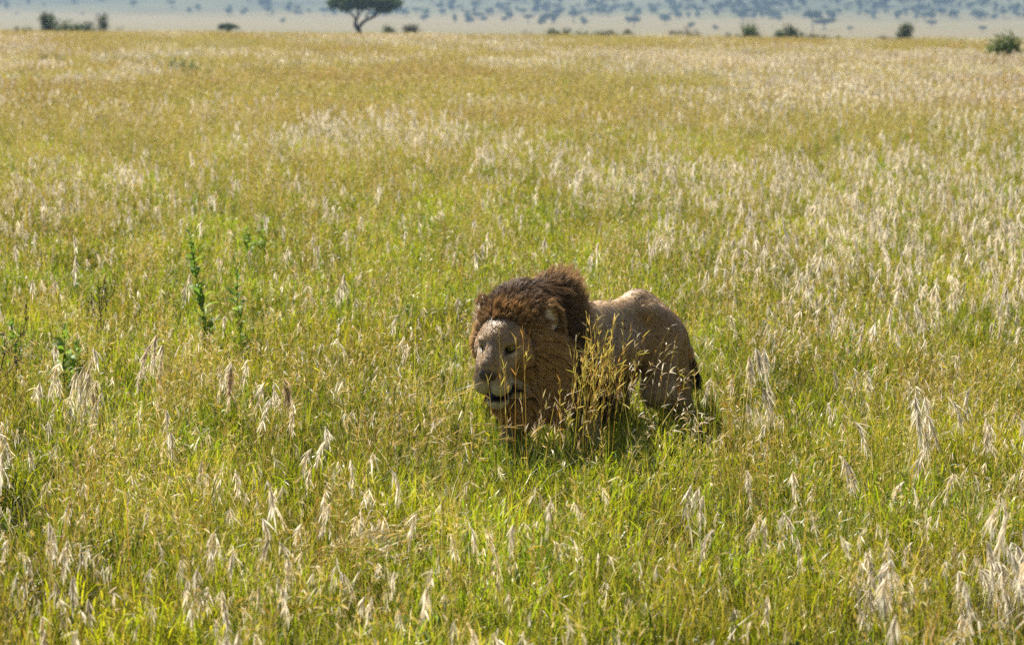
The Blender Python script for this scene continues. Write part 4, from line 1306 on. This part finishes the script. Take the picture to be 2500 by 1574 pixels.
shrub('scrub_bush', 'small brown scrub tuft past the dark upright tree', 2317, 20, 92, 160, BROWN + MIDG, 'scrub')
shrub('green_bush', 'leafy green bush standing in the grass in front of the plateau\'s edge', 2450, 78, 82, 92, MIDG + DARKG[:1], 'round', dens=0.8)
shrub('green_bush', 'fresh green bush among the golden grass of the middle plain', 457, 66, 138, 72, [(0.15, 0.21, 0.025), (0.11, 0.165, 0.02)], 'scrub', dens=1.1)
shrub('brown_bush', 'dark twiggy bush among the golden grass of the middle plain', 124, 44, 128, 78, BROWN, 'scrub', dens=0.7)


# --- trees of the far plain and the hillside
def far_ground(px, py):
    d = _R @ np.array([(px - 1250.0) / F_PX, -(py - 787.0) / F_PX, -1.0]); d = d / d[1]
    Ds = np.geomspace(500, 5000, 1600)
    P = np.array([0, 0, CAM_H]) + d[None] * Ds[:, None]
    hit = np.nonzero(P[:, 2] <= gz(P[:, 0], P[:, 1]))[0]
    if not len(hit): return None
    p = P[hit[0]].copy(); p[2] = float(gz(p[0], p[1])); return p


def tree_shape(k):
    g = Geo(); rg_ = np.random.default_rng(600 + k)
    flat = k < 4
    if flat:       # umbrella acacia, 1 wide
        h = rg_.uniform(0.55, 0.75)
        g.tube(np.array([[0, 0, -0.03], [0.02, 0, h * 0.35], [-0.03, 0.02, h * 0.6]]), [0.035, 0.028, 0.022], (0.05, 0.04, 0.032), 5)
        for q in range(4):
            a_ = q * 1.57 + rg_.uniform(0, 1); g.tube(np.array([[-0.01, 0, h * 0.45], [math.cos(a_) * 0.18, math.sin(a_) * 0.18, h * 0.72], [math.cos(a_) * 0.32, math.sin(a_) * 0.32, h * 0.85]]), [0.02, 0.014, 0.006], (0.05, 0.04, 0.032), 4)
        for q in range(4):
            a_ = q * 1.57 + rg_.uniform(0, 1.5); leaves_in(g, (math.cos(a_) * 0.22, math.sin(a_) * 0.22, h * rg_.uniform(0.80, 0.95)), (0.26, 0.26, 0.09), 14, 16, 0.125, DARKG, rg_, 0.5, 0.3, 0.25)
    else:
        h = rg_.uniform(0.6, 1.0)
        g.tube(np.array([[0, 0, -0.03], [0.02, 0, h * 0.3], [-0.02, 0.02, h * 0.7]]), [0.04, 0.03, 0.015], (0.05, 0.04, 0.032), 5)
        for q in range(4):
            leaves_in(g, (rg_.normal(0, 0.14), rg_.normal(0, 0.14), h * rg_.uniform(0.35, 0.8)), (0.24, 0.24, h * 0.2), 8, 12, 0.12, DARKG + MIDG[:1], rg_, 1, 0.4, 0.3)
    me = g.mesh('hill_tree'); me.materials.append(crown_mat); return me


TREES = [tree_shape(k) for k in range(9)]


def far_tree(name, px, base_py, wpx, label, group, shape, sx=1.0):
    p = far_ground(px, base_py)
    if p is None: return None
    o = link(name, TREES[shape], label=label, cat='tree', group=group)
    o.location = p; w = wpx * p[1] / F_PX; o.scale = (w, w, w * sx); o.rotation_euler = (0, 0, tr.uniform(0, 6.28)); return o


VG = 'acacias on the valley floor'
far_tree('valley_acacia', 1548, 68, 36, 'small flat-topped acacia on the pale valley floor', VG, 0, 1.1)
far_tree('valley_acacia', 1984, 72, 44, 'taller of two flat-topped acacias standing together on the valley floor', VG, 1, 1.25)
far_tree('valley_acacia', 2012, 75, 52, 'wider lower acacia beside the taller one on the valley floor', VG, 2, 0.8)
far_tree('valley_acacia', 2398, 79, 28, 'lone squat dark acacia on open valley floor', VG, 3, 0.8)
far_tree('valley_tree', 690, 56, 20, 'lone dark round tree on bare pale valley floor', VG, 5, 0.8)
far_tree('valley_acacia', 2075, 80, 20, 'small umbrella tree past the pair of acacias', VG, 1, 0.9)
far_tree('valley_tree', 1745, 74, 26, 'low spreading bush on the valley floor before the round green tree', VG, 6, 0.5)
far_tree('valley_tree', 1686, 70, 22, 'dim blue bush on the valley floor over the greyish brown bush', VG, 7, 0.9)
far_tree('valley_acacia', 2275, 68, 28, 'pale hazy umbrella acacia on the valley floor', VG, 0, 0.9)
HG = 'trees dotted over the hazy hillside'
spots = [(70, 12, 18), (180, 8, 34), (325, 17, 22), (420, 20, 26), (484, 26, 22), (561, 35, 25), (600, 30, 18), (665, 36, 14), (41, 39, 12), (201, 38, 12), (240, 39, 10), (107, 15, 12), (990, 44, 26), (1035, 53, 26),
         (1110, 56, 22), (1145, 57, 30), (1180, 52, 24), (1230, 57, 22), (1245, 50, 30), (1290, 58, 28), (1320, 62, 24), (1350, 60, 34), (1400, 58, 36), (1425, 62, 30), (1370, 12, 30), (1310, 30, 22), (640, 12, 30), (735, 38, 14), (1030, 30, 14)]
for _ in range(330):
    u = tr.random(); px = -60 + 2620 * u ** 0.75
    base_ = np.interp(px, [0, 700, 1000, 1600, 2000, 2500], [26, 34, 54, 66, 52, 52])
    py = base_ - (base_ + 26) * tr.random() ** 0.85
    if noise2(px * 0.012, py * 0.06) < np.interp(px, [0, 900, 1500, 2500], [0.66, 0.48, 0.34, 0.26]): continue
    spots.append((px, py, tr.uniform(14, 36)))
for (px, py, w_) in spots[:255]:
    k_ = int(tr.integers(0, 9))
    far_tree('hill_tree', px, py, w_, 'flat-topped tree dotted on the hazy hillside' if k_ < 4 else 'rounded dark tree dotted on the hazy hillside', HG + (' with flat crowns' if k_ < 4 else ' with rounded crowns'), k_, tr.uniform(0.7, 1.1))

# woodland on the hill that reads as one mass
n = 5200
xx = tr.uniform(-520, 700, n); yy = tr.uniform(1450, 2700, n); ang = xx / yy
ok = (gz(xx, yy) > -13.2) & (fbm(xx * 0.010 + 9, yy * 0.006 + 3) > np.interp(ang, [-0.2, 0.0, 0.1, 0.2], [0.60, 0.52, 0.42, 0.36])) & (np.abs(ang) < 0.26)
xx, yy = xx[ok], yy[ok]; n = len(xx)
WOOD = bpy.data.collections.new('wood_sources')
for k, me in enumerate(TREES):
    WOOD.objects.link(bpy.data.objects.new('%02d_wood' % k, me))
PTS['wood'] = [(np.stack([xx, yy, gz(xx, yy)], -1), np.stack([0 * xx, 0 * xx, tr.uniform(0, 6.28, n)], -1), tr.uniform(3.0, 7.5, n), tr.integers(0, 9, n))]
scatter_object('hillside_woodland', 'wood', 'hazy blue woodland spreading over the far hillside', WOOD)
